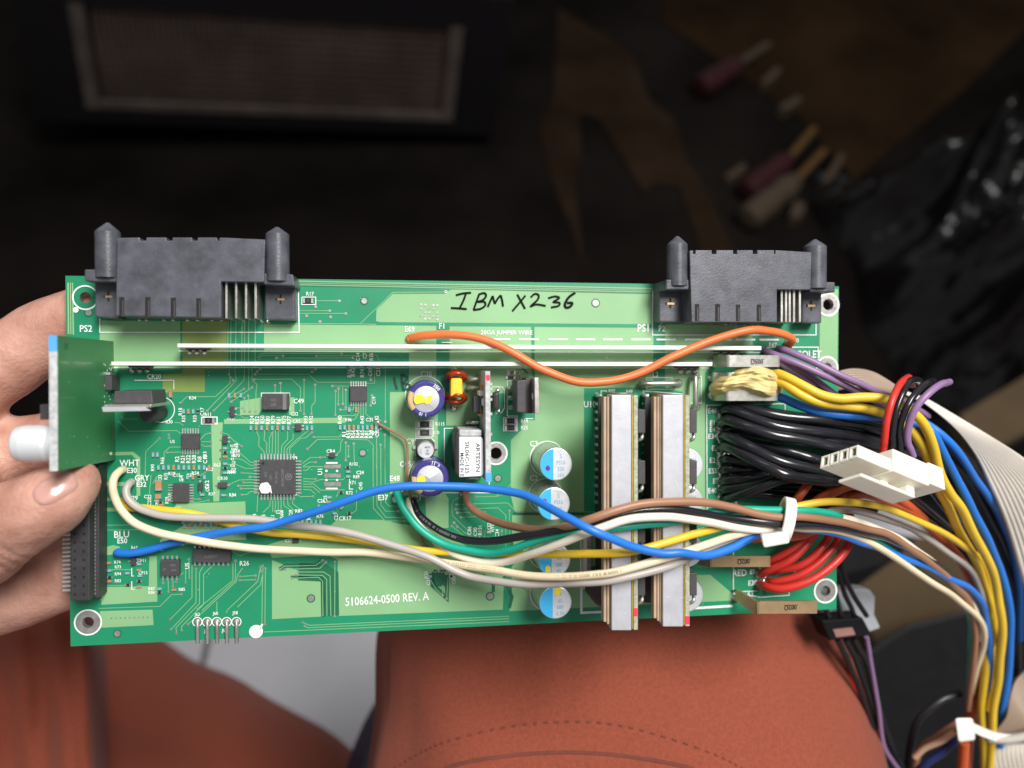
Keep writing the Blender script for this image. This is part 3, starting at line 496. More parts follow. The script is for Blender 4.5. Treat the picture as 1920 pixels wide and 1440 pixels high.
# two capacitors in purple sleeves
def purple(px, py, rp, h, lbl, stain, tan0, extra):
    c = B(px, py, 0); r = rp * S(px, py); hh = h * MM; q = G(); n = 48
    q.lathe(c, Z, [(r, 0), (r, hh - .0008), (r * .96, hh - .0002), (r * .88, hh), (r * .72, hh), (r * .70, hh - .0003)], n, 0)
    # the tan stripe of the sleeve
    o = part('capacitor', q, ['sleeve'], board, 0, lbl)
    q = G(); A = [R(tan0 + k * 3) for k in range(-11, 12)]
    for (ra, za), (rb, zb) in (((r * 1.004, .0005), (r * 1.004, hh - .0008)), ((r * 1.004, hh - .0008), (r * .965, hh - .00012)), ((r * .965, hh - .00012), (r * .88, hh + .00006)), ((r * .88, hh + .00006), (r * .72, hh + .00006))):
        vs = [c + Vector((math.cos(a) * ra, math.sin(a) * ra, za)) for a in A] + [c + Vector((math.cos(a) * rb, math.sin(a) * rb, zb)) for a in A]; k = len(A)
        q.add(vs, [[i, i + 1, k + i + 1, k + i] for i in range(k - 1)], 0, True)
    part('sleeve_stripe', q, ['sleevetan'], o)
    q = G(); zc = hh - .0003
    for s_ in range(3):                                                   # scored vent: three flat facets at slightly different tilts
        a0 = R(30 + 120 * s_ + px % 40); P = [c + Vector((0, 0, zc + .00045))] + arcpoly(c, r * .71, zc, a0, a0 + R(120), 14)
        q.add(P, [[0, i, i + 1] for i in range(1, len(P) - 1)], 0, True)
        q.rib([c + Vector((0, 0, zc + .00055)), c + Vector((math.cos(a0) * r * .66, math.sin(a0) * r * .66, zc + .00012))], .00026, Z, 1)
    part('can_top', q, ['crimp', 'fr4'], o)
    q = G(); q.poly([c + Vector((x * r, y * r, hh + .0002)) for x, y in stain], 0); part('ink_spot', q, ['inkyellow'], o)
    q = G()
    for t, a, s2 in extra:
        e = Vector((math.cos(R(a)), math.sin(R(a)), 0)); text3(q, t, c + e * r * .84 + Vector((0, 0, hh + .00006)), (e.y, -e.x, 0), e, r * .17 * s2, 0, .8)
    part('sleeve_print', q, ['label'], o)
purple(797, 745, 33.5, 11, 'large purple sleeved capacitor with yellow ink blot on top', [(-.62, .18), (-.45, .27), (-.3, .24), (-.1, .12), (0, .05), (.1, .16), (.25, .2), (.36, .12), (.3, -.05), (.15, -.22), (.04, -.3), (-.12, -.18), (-.3, -.22), (-.55, -.28), (-.66, -.1)], 186, [('50', 42, 1.2), ('35', 55, 1.2), ('10', 250, 1.1), ('1', 268, 1)])
purple(804, 886, 33.5, 11, 'large purple sleeved capacitor with small yellow spot, under the blue wire', [(-.7, .02), (-.5, .2), (-.3, .12), (-.24, -.1), (-.38, -.3), (-.6, -.32), (-.72, -.2)], 205, [('11', 78, 1.3), ('h', 56, 1)])
# small surface-mount capacitor on a chamfered base
q = G(); q.up([(780, 824), (808, 824), (815, 831), (815, 850), (808, 857), (780, 857)], 1.2, .2); o = part('capacitor', q, ['chip'], board, .1, 'small silver capacitor between the two purple ones')
c = B(797, 840, 0); r = 15.5 * S(797, 840); q = G(); q.lathe(c, Z, [(r * .97, .0012), (r, .002), (r, .0052), (r * .93, .0056), (0, .0056)], 36, [0, 0, 1, 1]); part('can', q, ['candark', 'can'], o)
q = G(); q.poly(arcpoly(c, r * .92, .00564, R(118), R(242)), 0)
for k, t in enumerate(('44TK', '10', '35V')): text3(q, t, c + Vector((r * .2, r * (.35 - .38 * k), .00566)), (1, 0, 0), (0, 1, 0), r * .26, 1, .8)
part('printed_rating', q, ['fr4', 'ink'], o)
q = G(); q.up(rc(774, 836, 781, 842), .8, .2); q.up(rc(814, 836, 821, 842), .8, .2); part('terminal', q, ['pin'], o)
# choke: yellow core with two red copper windings
q = G(); q.up([(845, 709), (867, 709), (868, 746), (844, 746)], 7.6, 1.6); o = part('choke', q, ['core'], board, .6, 'yellow choke with red copper windings')
for y in (707, 747):
    q = G(); c = B(856, y, 4.8)
    for k in range(4):
        rr = (15.5 - k * 1.4) * S(856, y); zz = -.0014 + .0009 * k
        P = [c + Vector((math.cos(t * .2618) * rr * 1.12, math.sin(t * .2618) * rr * .62, zz + .0012 * math.sin(t * .2618))) for t in range(25)]
        q.tube(P, .00055, 8, 0, False)
    part('winding', q, ['copperred'], o)
joint(851, 695, 8, 1.2, o); joint(851, 765, 8, 1.2, o)

# gull-wing packages
def chip(x0, y0, x1, y1, h, pins, lbl=None, pl=6, mark=None, name='chip', wp=2.6):
    q = G(); q.up(rc(x0, y0, x1, y1), h, .15); o = part(name, q, ['chip'], board, .12, lbl)
    s = S((x0 + x1) / 2, (y0 + y1) / 2)
    for side, n in pins.items():
        q = G()
        for k in range(n):
            if side in 'TB':
                x = x0 + (x1 - x0) * (k + .5) / n; y = y0 if side == 'T' else y1; d = -1 if side == 'T' else 1; ps = [(x, y - d), (x, y + d * pl * .3), (x, y + d * pl * .45), (x, y + d * pl)]
            else:
                y = y0 + (y1 - y0) * (k + .5) / n; x = x0 if side == 'L' else x1; d = -1 if side == 'L' else 1; ps = [(x - d, y), (x + d * pl * .3, y), (x + d * pl * .45, y), (x + d * pl, y)]
            P = [B(a, b, z) for (a, b), z in zip(ps, (h * .55, h * .5, .28, .24))]
            q.rib(P, wp * s, Z, 0)
        part('pin_row', q, ['pin'], o)
    if mark:
        q = G()
        for t, a, b, hp, rot in mark: text(q, t, a, b, hp, 0, rot, h + .04, .75)
        part('laser_mark', q, ['chipmark'], o)
    return o
chip(340, 813, 374, 842, 1.1, dict(T=7, B=7), 'small chip with a tiny resistor row below', 10)
chip(656, 724, 688, 753, 1.1, dict(T=7, B=7), 'small chip under the lower bus bar', 9)
chip(324, 907, 354, 942, 1.1, dict(L=7, R=7), 'small square chip by the tan capacitor', 9)
chip(361, 1030, 432, 1055, 1.7, dict(T=8, B=8), 'long chip under the cream wire', 6, [('PCF8574T', 395, 1044, 5.5, 0)], wp=4)
chip(301, 1050, 336, 1080, 1.6, dict(T=4, B=4), 'eight pin chip beside the blue wire', 8, [('ST', 308, 1068, 5, 0), ('M93C', 324, 1060, 4.5, 0), ('46W', 326, 1069, 4.5, 0)], wp=4)
o = chip(487, 862, 554, 927, 1.3, dict(T=11, B=11, L=11, R=11), 'large square chip with a white paint dot', 11, [('MICROCHIP', 530, 896, 6, 90), ('PIC18F452', 518, 895, 5, 90), ('I/PT', 508, 895, 5, 90), ('0452', 498, 890, 5, 90)], wp=3)
q = G(); q.disc(541, 894, 6.5, 1.34, 0, 20, 5.2); q.line([(537, 897), (540, 891), (542, 896), (545, 890)], 1.4, 1.34, 0); part('logo', q, ['chipmark'], o)
q = G(); P = circ(497, 915, 11, 1.36, 20); q.poly([p + Vector((.00008 * math.sin(i * 2.3), .00008 * math.cos(i * 1.7), 0)) for i, p in enumerate(P)]); q.poly([B(x, y, 1.37) for x, y in ((502, 906), (508, 914), (510, 926), (504, 920))]); part('paint_dot', q, ['label'], o)
q = G(); q.disc(493, 869, 2.6, 1.34, 0, 12); part('pin_one_mark', q, ['dark'], o)
o = chip(492, 738, 541, 768, 2.2, {}, 'brown tantalum capacitor with a polarity band', name='tantalum_capacitor')
q = G(); q.sheet([[B(x, y, 2.25) for x, y in rc(530, 738, 537, 768)]], 0)
for t, y in (('476', 750), ('20K', 759)): text(q, t, 513, y, 6, 0, 0, 2.25)
part('polarity_band', q, ['chipmark'], o)
for x0, y0, x1, y1, pn in [(431, 762, 439, 782, dict(L=1, R=2)), (417, 817, 426, 832, dict(L=1, R=2)), (553, 795, 565, 808, dict(L=1, R=2)), (617, 849, 628, 858, dict(L=1, R=1)), (408, 905, 425, 915, dict(L=1, R=1)), (245, 1045, 254, 1060, dict(L=1, R=2)), (371, 905, 379, 920, dict(T=1, B=1)), (893, 1030, 905, 1038, dict(L=1, R=1)), (548, 1010, 560, 1018, dict(L=1, R=1))]: chip(x0, y0, x1, y1, 1.0, pn, None, 5, name='transistor', wp=3)
# two-terminal chips
_tt = {}
def two(px, py, wpx, hpx, horiz, m, h=.6, name='resistor', lbl=None, mark=None):
    k = (round(wpx), round(hpx), horiz, m, h); s = S(px, py)
    if k not in _tt:
        q = G(); w2, h2 = wpx * s / 2, hpx * s / 2
        for a, b, mm in ((-1, -.62, 1), (-.62, .62, 0), (.62, 1, 1)):
            zz = h * MM * (1 if mm else .96)
            x0, x1, y0, y1 = (a * w2, b * w2, -h2, h2) if horiz else (-w2, w2, a * h2, b * h2)
            q.prism([Vector((x, y, zz)) for x, y in rc(x0, y0, x1, y1)], [Vector((x, y, .0001)) for x, y in rc(x0, y0, x1, y1)], mm)
        _tt[k] = q.mesh(name, [m, 'pin'])
    o = bpy.data.objects.new(name, _tt[k]); col.objects.link(o); o.parent = board; p = B(px, py, 0); o.location = p
    if lbl: o['label'] = lbl
    if mark:
        q = G(); text3(q, mark, Vector((0, 0, h * MM + .00004)), (1, 0, 0), (0, 1, 0), hpx * s * .5, 0, .8); part('printed_value', q, ['chipmark'], o)
    return o
for y, mk in ((795.5, '100'), (811, '1001')): two(796, y, 28, 10, True, 'res', .7, mark=mk)
for y in (789, 802): two(957, y, 23, 9, True, 'res', .7, mark='11-0')
two(578, 564, 19, 9, True, 'res', .6, mark='E'); two(392, 788.5, 22, 10, True, 'res', .6, mark='0'); two(959, 699, 13, 6, True, 'ctan', .6, 'ceramic_capacitor'); two(957, 708, 18, 5, True, 'res', .5)
two(299, 909, 12, 21, False, 'ctan', 1.0, 'ceramic_capacitor', 'large tan ceramic capacitor'); two(298, 930, 11, 9, True, 'ctan', .8, 'ceramic_capacitor'); two(321, 738, 6, 15, False, 'ctan', .7, 'ceramic_capacitor')
rnd = random.Random(3)
def row(x0, x1, n, y, kinds, w_=4.6, h_=9):
    for k in range(n):
        m = kinds[k % len(kinds)]; two(x0 + (x1 - x0) * k / (n - 1), y, w_, h_, False, {'b': 'resblue', 't': 'ctan', 'k': 'res'}[m], .5, 'ceramic_capacitor' if m == 't' else 'resistor')
row(471, 541, 8, 802, 'btbtbtbb'); row(576, 585, 2, 802, 'bb'); row(638, 714, 10, 801, 'bbttbbbtbb', 4.4, 8.5); row(298, 393, 11, 876, 'bbbtbbbtbbt', 4.8, 9.5); row(347, 407, 7, 986, 'btbtbbt', 4.8, 8.5); row(567, 601, 5, 978, 'bbbbb', 4.6, 8.5)
row(652, 710, 8, 687, 'kbtbkbbt', 4.4, 7); row(345, 372, 4, 771, 'btbk', 4.4, 8); row(816, 840, 5, 1069, 'ktkkt', 3, 7)
for k, (x, y) in enumerate([(423, 840), (423, 848), (423, 856), (423, 869), (423, 877), (423, 886), (420, 928), (302, 942), (304, 946), (295, 938), (380, 927), (205, 1055), (207, 1069), (207, 1082), (207, 1089), (300, 1103), (300, 1110), (327, 1105), (618, 932), (652, 876), (653, 884), (653, 893), (640, 923), (617, 941), (205 + 55, 1048), (262, 1057), (262, 1068), (263, 1079), (262, 1089), (262, 1099), (240, 1074), (241, 1096), (655, 935), (640, 950), (655, 962), (628, 962), (805, 1080), (846, 1080), (890, 1012), (915, 1008)]):
    two(x, y, 9, 4.2, True, ('resblue', 'res', 'ctan')[k % 3 if k % 5 else 0], .5, 'resistor')
# bare wire staples
for (x0, y0), (x1, y1) in (((1205, 719), (1271, 719)), ((1304, 705), (1304, 763))):
    q = G(); q.tube(smooth([B(x0, y0, .2), B(x0, y0, 2), B(x0 + (x1 - x0) * .06, y0 + (y1 - y0) * .06, 3.2), B((x0 + x1) / 2, (y0 + y1) / 2, 3.6), B(x1 - (x1 - x0) * .06, y1 - (y1 - y0) * .06, 3.2), B(x1, y1, 2), B(x1, y1, .2)], 5), .0007, 10); bump(q, x0, y0, 9, .9); bump(q, x1, y1, 9, .9)
    part('wire_link', q, ['shunt'], board)
# header pins bent over the lower edge
for i in range(5):
    x = 370 + i * 18.3; q = G(); P = [B(x, 1166, .4), B(x + .3, 1172, .8), B(x + .3, 1180, .7), B(x + .6, 1206, .6)]; q.tube(P, .00048, 6); bump(q, x, 1166, 7.5, .7); part('edge_pin', q, ['tin'], board)

# upright power transistors
def upright(body, tab, h, hole, lbl, name='power_transistor'):
    q = G(); q.up(body, h, 3.5); o = part(name, q, ['chip'], board, .25, lbl)
    q = G(); q.up(tab, h + 4.0, 3.5); t = part('metal_tab', q, ['shunt'], o, .1)
    return o
o = upright([(214, 733), (284, 732), (287, 757), (210, 757)], [(195, 759), (283, 758.5), (283, 764), (193, 766)], 14, None, 'upright rectifier with its metal tab facing the lower edge')
q = G(); q.up([(191, 763), (270, 763), (282, 770), (193, 772)], 18.3, 17.5); part('tab_tip', q, ['alu'], o)
q = G()
for x in (282, 296, 308):
    b_ = B(x, 738, 0); q.tube([b_, b_ + Z * .006], .0006, 8)
part('lead', q, ['pin'], o)
c = B(298, 772, 0); q = G(); r = 17 * S(298, 772); q.lathe(c, Z, [(r, 0), (r, .0075), (r * .92, .008), (0, .008)], 28); part('capacitor', q, ['chip'], board, 0, 'small black capacitor behind the left rectifier')
q = G(); q.disc(302, 768, 26, .22, 0, 32, 24.4); part('printed_legend', q, ['silk'], board)
o = upright([(969, 714), (987, 712), (988, 775), (969, 773)], [(1002, 709), (1010, 708), (1012, 774), (1003, 776)], 12, None, 'upright transistor with a bright metal tab right of the vertical module')
c = B(1000, 742, 11); ex = Vector((1, 0, 0))
q = G(); q.box(B(993, 742, 12) - Z * .004, (6 * S(990, 740), 0, 0), (0, 31 * S(990, 740), 0), (0, 0, .0035), 0); part('heat_spreader', q, ['tant'], o, .1)
q = G(); a = S(1000, 743); q.poly([B(1000.5, 743, 13) + Vector((math.cos(t * .3927) * 3.2 * a, math.sin(t * .3927) * 8 * a, 0)) for t in range(16)]); part('tab_hole', q, ['label'], o)
q = G()
for y in (727, 746, 764): q.tube([B(955, y, .1), B(955, y, 2), B(960, y, 4.5)], .0006, 8)
part('lead', q, ['pin'], o)

# plug-in converter modules: laminate card with core plates, aluminium block and driver chips
def module(lbl, xp, xb, xg, xc, ys, ye, redy):
    h = 26.0; q = G(); q.up([(xc[0], ys), (xc[1], ys), (xc[1], ye[3]), (xc[0], ye[3])], h, 1.2); o = part('converter_module', q, ['fr4g'], board, .05, lbl)
    for x0, x1, dy in xp: q = G(); q.up([(x0, ys + 3), (x1, ys + 3), (x1, ye[0] + dy), (x0, ye[0] + dy)], h - 1.0, h - 3.2); part('core_plate', q, ['brownlam'], o, .05)
    q = G(); q.up([(xb[0], ys), (xb[1], ys), (xb[1], ye[2]), (xb[0], ye[2])], h, h - 4.5); al = part('aluminium_block', q, ['alu'], o, .15); q = G(); rs_ = random.Random(int(xb[0]))
    for k in range(26):
        x, y = rs_.uniform(xb[0] + 3, xb[1] - 6), rs_.uniform(ys + 8, ye[2] - 10); a_ = rs_.choice((rs_.uniform(-.6, .4), rs_.uniform(1.2, 1.9))); L_ = rs_.uniform(2, 11); P = [B(x, y, h + .02), B(x + math.cos(a_) * L_ * .5, y + math.sin(a_) * L_ * .5 + .4, h + .02), B(x + math.cos(a_) * L_, y + math.sin(a_) * L_, h + .02)]; q.rib(P, rs_.uniform(.00005, .00012), Z)
    part('scratches', q, ['scratch'], al)
    q = G(); q.up([(xg[0], ys + 1), (xg[1], ys + 1), (xg[1], ye[2] - 3), (xg[0], ye[2] - 3)], h - .3, 4); part('gilt_strip', q, ['gold'], o)
    q = G(); q.disc((xc[0] + xc[1]) / 2, redy, 5, h + .03, 0, 12); P = [(xc[0] + .3, redy - 8), (xc[1] - .3, redy - 8), (xc[1] - .3, redy + 8), (xc[0] + .3, redy + 8)]
    q = G(); q.sheet([[B(x, y, h + .04) for x, y in P]]); part('red_mark', q, ['reddot'], o)
    for y0, y1 in ((768, 812), (864, 908), (975, 1018), (1075, 1117)):
        q = G(); q.up(rc(xc[1] + .5, y0, xc[1] + 14, y1), h - 1.8, 14); d = part('driver_chip', q, ['chip'], o, .15)
        q = G(); P = smooth([B(xc[1] + 7, y1, h - 4), B(xc[1] + 8, y1 + 6, h - 3), B(xc[1] + 6, y1 + 11, h - 3), B(xc[1] + .5, y1 + 14, h - 4)], 5); q.tube(P, .00045, 8); part('lead', q, ['pin'], d)
    q = G(); x = xp[0][0] - 14                                             # left row of pins at the base
    return o
A = module('left converter module with bare aluminium block', [(1132, 1137, -9), (1138.5, 1142.5, -5), (1144, 1147, 0)], (1147, 1184), (1185, 1188), (1188.5, 1196), 741, (1175, 1178, 1182, 1181), 1148)
Bm = module('right converter module with bare aluminium block', [(1226, 1231, -9), (1232.5, 1236, -4), (1237, 1241.5, -2)], (1243, 1281), (1281.6, 1284.5), (1285, 1293), 741, (1168, 1172, 1175, 1174), 1163)
for o, xx in ((A, 1119), (Bm, 1207)):
    for k in range(14):
        y = 741 + k * 15.4; q = G(); q.tube(smooth([B(xx, y, .1), B(xx - .5, y, 1.2), B(xx + 3, y + 1, 2.4), B(xx + 9, y + 1, 2.6)], 4), .0005, 8); bump(q, xx, y, 5.2, .7); part('pin', q, ['pin'], o)
q = G(); q.up([(1123, 745), (1140, 745), (1140, 1130), (1123, 1130)], 4, .3); part('module_base', q, ['header'], A)
q = G(); q.up([(1210, 745), (1228, 745), (1228, 1130), (1210, 1130)], 4, .3); part('module_base', q, ['header'], Bm)
q = G(); q.lathe(B(1120, 1090, 0), Z, [(.0042, 0), (.0042, .009), (.0036, .0098), (0, .0098)], 24); part('inductor', q, ['tant'], board, 0, 'round brown inductor at the foot of the left converter')
q = G(); q.up([(1095, 1005), (1108, 1005), (1108, 1100), (1095, 1100)], 1.4, .2); part('ceramic_capacitor', q, ['fr4'], board)
q = G(); q.up([(1094, 1003), (1101, 1003), (1101, 1105), (1094, 1105)], 3.0, .2); part('white_strip', q, ['busbar'], board)

# vertical module in the middle: card, transformer with printed label
h = 17.0; q = G(); q.up([(910, 696), (919, 696), (921, 903), (911, 903)], h, 1.0); vm = part('vertical_module', q, ['fr4'], board, .05, 'grey edged card carrying a labelled transformer')
q = G(); q.sheet([[B(x, y, h + .03) for x, y in [(911, 703), (918, 703), (919, 709), (918, 714), (912, 714), (911, 709)]]]); part('red_mark', q, ['reddot'], vm)
q = G(); q.up([(910.5, 886), (921.5, 886), (921.7, 903.4), (910.7, 903.4)], h + .03, h - 1.5); part('blue_mark', q, ['bluepaint'], vm)
th = 15.5; pr = [(853, 811), (859, 807), (903, 807), (906, 812), (907, 890), (903, 896), (860, 896), (853, 888)]
q = G(); q.up(pr, th - 1.2, 2); tr_ = part('transformer', q, ['header'], vm, .8)
q = G(); lab = [(861, 819), (902, 819), (906, 823), (907, 889), (903, 893), (861, 895)]; top_ = [B(x, y, th - .9) for x, y in lab]; q.prism(top_, [p - Z * .0006 for p in top_]); lb = part('paper_label', q, ['label'], tr_, .2)
q = G()
for t, x, hp, wp in (('ARTESYN', 896, 7.5, 62), ('SIL06C-12S', 876, 7.5, 60), ('MADE IN E', 866.5, 7, 44)): text(q, t, x, 858 if hp > 7 else 871, hp, 0, -90, th - .84, wpx=wp if t != 'ARTESYN' else 54)
part('label_print', q, ['ink'], tr_)
q = G(); q.up([(861, 806), (903, 806), (903, 818), (861, 818)], th - 1.1, 3); part('metal_band', q, ['fr4'], tr_, .3)
for x0, y0, x1, y1, hh, m, nm in [(888, 743, 900, 774, 11, 'chip', 'chip'), (898, 733, 909, 742, 12, 'label', 'ceramic_capacitor'), (903, 722, 909, 730, 13, 'ctan', 'ceramic_capacitor'), (904, 748, 909, 761, 13, 'label', 'ceramic_capacitor'), (898, 776, 908, 781, 12, 'ctan', 'ceramic_capacitor')]:
    q = G(); q.up(rc(x0, y0, x1, y1), hh, hh - 5); part(nm, q, [m], vm, .15)
for y in (720, 729, 739, 749, 776, 814, 838):
    q = G(); q.up(rc(919.5, y - 2.5, 923, y + 2.5), h - 1.2, h - 2.5); part('terminal', q, ['pin'], vm)
for y in (711, 727, 793, 895):
    q = G(); q.tube(smooth([B(878, y, .1), B(878, y, 1.5), B(884, y, 2.6), B(897, y, 2.8)], 4), .0006, 8); bump(q, 878, y, 6); part('pin', q, ['pin'], vm)
q = G(); q.up([(924, 736), (936, 734), (937, 768), (926, 770)], 4.5, .3); part('ceramic_capacitor', q, ['tant'], board, .8); joint(933, 732, 5); joint(935, 771, 5)
text_g = G(); text(text_g, 'ON', 905, 914, 10, 0, 0, .25); part('printed_legend', text_g, ['silk'], board)

# card standing at the left edge, seen along its face
hd = 29.0; tb0, tb1 = B(104, 629, hd), B(105, 883, hd); bb0, bb1 = B(213, 640, 0), B(217, 862, 0)
q = G(); tk = Vector((-.0016, 0, 0)); t0, t1, b0_, b1_ = tb0 + Vector((.0004, 0, 0)), tb1 + Vector((.0004, 0, 0)), bb0, bb1
q.prism([t0, t1, b1_, b0_], [t0 + tk, t1 + tk, b1_ + tk, b0_ + tk], 0); db = part('daughter_board', q, ['daughter'], board, 0, 'green card standing at right angles on the left edge')
q = G(); eu = Z * .0001; q.prism([t0 + eu, t1 + eu, t1 + tk + eu, t0 + tk + eu], [t0, t1, t1 + tk, t0 + tk]); part('cut_edge', q, ['fr4'], db)
q = G(); k_ = t0.lerp(t1, .115); q.prism([t0 + eu * 2, k_ + eu * 2, k_ + tk * 1.02 + eu * 2, t0 + tk * 1.02 + eu * 2], [t0 - Z * .0015, k_ - Z * .0015, k_ + tk * 1.02 - Z * .0015, t0 + tk * 1.02 - Z * .0015]); part('blue_mark', q, ['bluepaint'], db)
def D(u, v, off=.00006): return t0.lerp(t1, v).lerp(b0_.lerp(b1_, v), u) + Vector((off, 0, 0))        # u: from outer edge to base, v: from top to bottom
def dsheet(q, u0, v0, u1, v1, m=0, off=.00006): q.poly([D(u0, v0, off), D(u1, v0, off), D(u1, v1, off), D(u0, v1, off)], m)
q = G(); rd = random.Random(5)
for k in range(34):
    u, v = .78 + rd.random() * .18, .17 + rd.random() * .42; dsheet(q, u, v, u + .018, v + .012)
for k in range(16): dsheet(q, .955, .0 + k * .03, .967, .012 + k * .03, 1)
for k in range(8): dsheet(q, .93, .70 + k * .017, .97, .708 + k * .017, 1)
for k in range(10): u, v = .1 + rd.random() * .7, rd.random(); dsheet(q, u, v, u + .008, v + .006)
dsheet(q, .02, .19, .55, .196, 2); dsheet(q, .02, .205, .5, .208, 2); dsheet(q, .05, .46, .3, .463, 2); dsheet(q, .1, .05, .16, .1, 3); q.poly([D(.9 + .03 * math.cos(t * .6), .94 + .014 * math.sin(t * .6)) for t in range(10)], 0)
part('legend', q, ['silk', 'brass', 'trace', 'gap'], db)
q = G(); q.prism([D(.80, .29, .0016), D(.97, .29, .0016), D(.97, .41, .0016), D(.80, .41, .0016)], [D(.80, .29, 0), D(.97, .29, 0), D(.97, .41, 0), D(.80, .41, 0)]); part('chip', q, ['chip'], db, .1)
q = G(); q.prism([D(.82, .262, .0011), D(.96, .262, .0011), D(.96, .284, .0011), D(.82, .284, .0011)], [D(.82, .262, 0), D(.96, .262, 0), D(.96, .284, 0), D(.82, .284, 0)]); part('ceramic_capacitor', q, ['pin'], db)
c = B(97, 831, 22); q = G(); r = 37 * S(97, 831, 22); L = (B(97, 831, 22) - B(31, 831, 22)).length + .003
q.lathe(c + Vector((.003, 0, 0)), (-1, 0, 0), [(r * .97, 0), (r, .0006), (r, .0022), (r * .95, .003), (r, .0038), (r, L - .0018), (r * .93, L - .0004), (r * .86, L), (0, L)], 40); part('capacitor', q, ['whitecan'], db, 0, 'fat silver capacitor lying behind the standing card')
q = G(); q.box(B(93, 772, 22), (.0012, 0, 0), (0, .0016, 0), (0, 0, .0016)); part('connector_stub', q, ['header'], db)

# black pin socket along the left edge
hs = 9.0; q = G(); q.up([(131, 872), (168, 871), (168, 1127), (131, 1127)], hs, .3); hd_ = part('pin_socket', q, ['header'], board, .3, 'long black two row socket on the left edge')
q = G()
for k in range(18):
    y = 985 + k * 8.1
    if k % 2 == 0:
        for x in (140, 157): q.sheet([[B(a, b, hs + .05) for a, b in rc(x - 2.4, y - 2.4, x + 2.4, y + 2.4)]])
part('contact_hole', q, ['dark'], hd_)
q = G(); q.up([(166, 872), (186, 872), (186, 1122), (166, 1122)], 5.5, .3); part('side_rail', q, ['header'], hd_, .3)
q = G()
for k in range(34): q.up(rc(175.5, 880 + k * 7.0, 178.5, 884.5 + k * 7.0), 6.0, 5)
part('contact_row', q, ['pin'], hd_)
q = G()
for k in range(17):
    y = 978 + k * 8.0; q.tube([B(136, y, 2.6), B(118, y + 1, 2.6)], .00038, 6)
part('bent_pin_row', q, ['pin'], hd_)

# current shunts: straps bent down to the board at both ends
def strap(x0, x1, y, hw, leg, m, txt, lbl, h=8.0, bend=(14, 8)):
    w2 = hw * S(x0, y); P = [B(leg[0], leg[1], .2), B(leg[0] + 2, leg[1], 2.5)] + [B(x0, y, h - .8), B(x0 + 9, y, h), B((x0 + x1) / 2, y, h), B(x1 - 6, y, h), B(x1, y, h - .7), B(x1 - 2, y - bend[1] * 0, 3.0), B(x1 - 3, y, .2)]
    P = smooth(P, 4); q = G(); vs = []; n = len(P); up_ = Vector((0, 1, 0))
    for i, p in enumerate(P):
        t = (P[min(i + 1, n - 1)] - P[max(i - 1, 0)]).normalized(); nr = t.cross(up_).normalized() * .00045
        vs += [p + up_ * w2 - nr, p - up_ * w2 - nr, p - up_ * w2 + nr, p + up_ * w2 + nr]
    q.add(vs, [[4 * i + k, 4 * i + (k + 1) % 4, 4 * i + 4 + (k + 1) % 4, 4 * i + 4 + k] for i in range(n - 1) for k in range(4)])
    o = part('shunt_resistor', q, [m], board, 0, lbl)
    if txt: q = G(); text(q, txt, (x0 + x1) / 2 + 10, y + 1, 10, 0, 180, h + .6, .8); part('printed_value', q, ['ink'], o)
    q = G(); bump(q, leg[0] - 4, leg[1], 9, 1.2); part('solder_joint', q, ['solder'], o)
strap(1362, 1459, 677, 10, (1340, 678), 'shunt', '.005\u03a9', 'uppermost silver strap above the cream putty')
strap(1362, 1455, 708, 9, (1338, 708), 'shunt', None, 'silver strap buried in the cream putty')
strap(1360, 1455, 741, 9.5, (1338, 741), 'shunt', None, 'silver strap at the lower edge of the putty')
strap(1330, 1441, 1052, 9.5, (1303, 1047), 'brass', '.002\u03a9', 'bronze strap under the blue wire')
strap(1418, 1529, 1138, 10.5, (1382, 1117), 'brass', '.002\u03a9', 'bronze strap at the lower right edge', 9)
# solder rows where the wires land
q = G(); rb = random.Random(2)
for y in range(768, 948, 11):
    for x in (1352, 1365, 1380): bump(q, x + rb.uniform(-2, 2), y + rb.uniform(-2, 2), 9, 1.0)
part('solder_row', q, ['solder'], board)
q = G()
for k in range(26): bump(q, 1420 + rb.uniform(0, 34), 1062 + rb.uniform(0, 42), 6, rb.uniform(.8, 2.2))
part('solder_row', q, ['solder'], board); q = G()
for k in range(10): bump(q, 1490 + rb.uniform(-25, 20), 1050 + rb.uniform(-8, 22), 4, .8)
part('solder_splash', q, ['solder'], board)
for px, py in [(230, 880), (246, 904), (225, 1036), (768, 634), (742, 936), (778, 938), (868, 924), (1477, 642), (708, 793), (798, 1030), (1436, 656), (1460, 654), (752, 920)]: joint(px, py, 8, 1.0)

for k, (t, x, y, hp) in enumerate([('R15', 311, 893, 6), ('R19', 322, 888, 6), ('C15', 331, 891, 6), ('U4', 340, 896, 6), ('R53', 357, 891, 6), ('R54', 366, 887, 6), ('C16', 389, 915, 6), ('R58', 298, 944, 6), ('C22', 277, 931, 6), ('C23', 280, 941, 6), ('R62', 393, 880, 6), ('R63', 407, 872, 6), ('R68', 443, 838, 6), ('R69', 443, 846, 6), ('R70', 443, 854, 6), ('C25', 610, 936, 6), ('C26', 602, 939, 6), ('R71', 661, 905, 6), ('C27', 630, 969, 6), ('R76', 600, 968, 6), ('C28', 524, 960, 6), ('C29', 545, 963, 6), ('R82', 560, 958, 6), ('R95', 700, 812, 6), ('C30', 707, 812, 6), ('R96', 653, 787, 6), ('C31', 693, 787, 6), ('R97', 303, 1027, 6), ('R98', 374, 1015, 6)]):
    g_ = G(); text(g_, t, x, y, hp * 1.15, 0, 90 if k % 3 == 0 else 0, .22, .9); part('printed_reference', g_, ['silk'], panel)
q = G(); rq = random.Random(11)
for k in range(150):
    px, py = rq.uniform(140, 1320), rq.uniform(545, 1135); q.disc(px, py, rq.uniform(.35, .9), .30, 0, 6)
d_ = part('dust', q, ['dust'], panel); d_['kind'] = 'stuff'
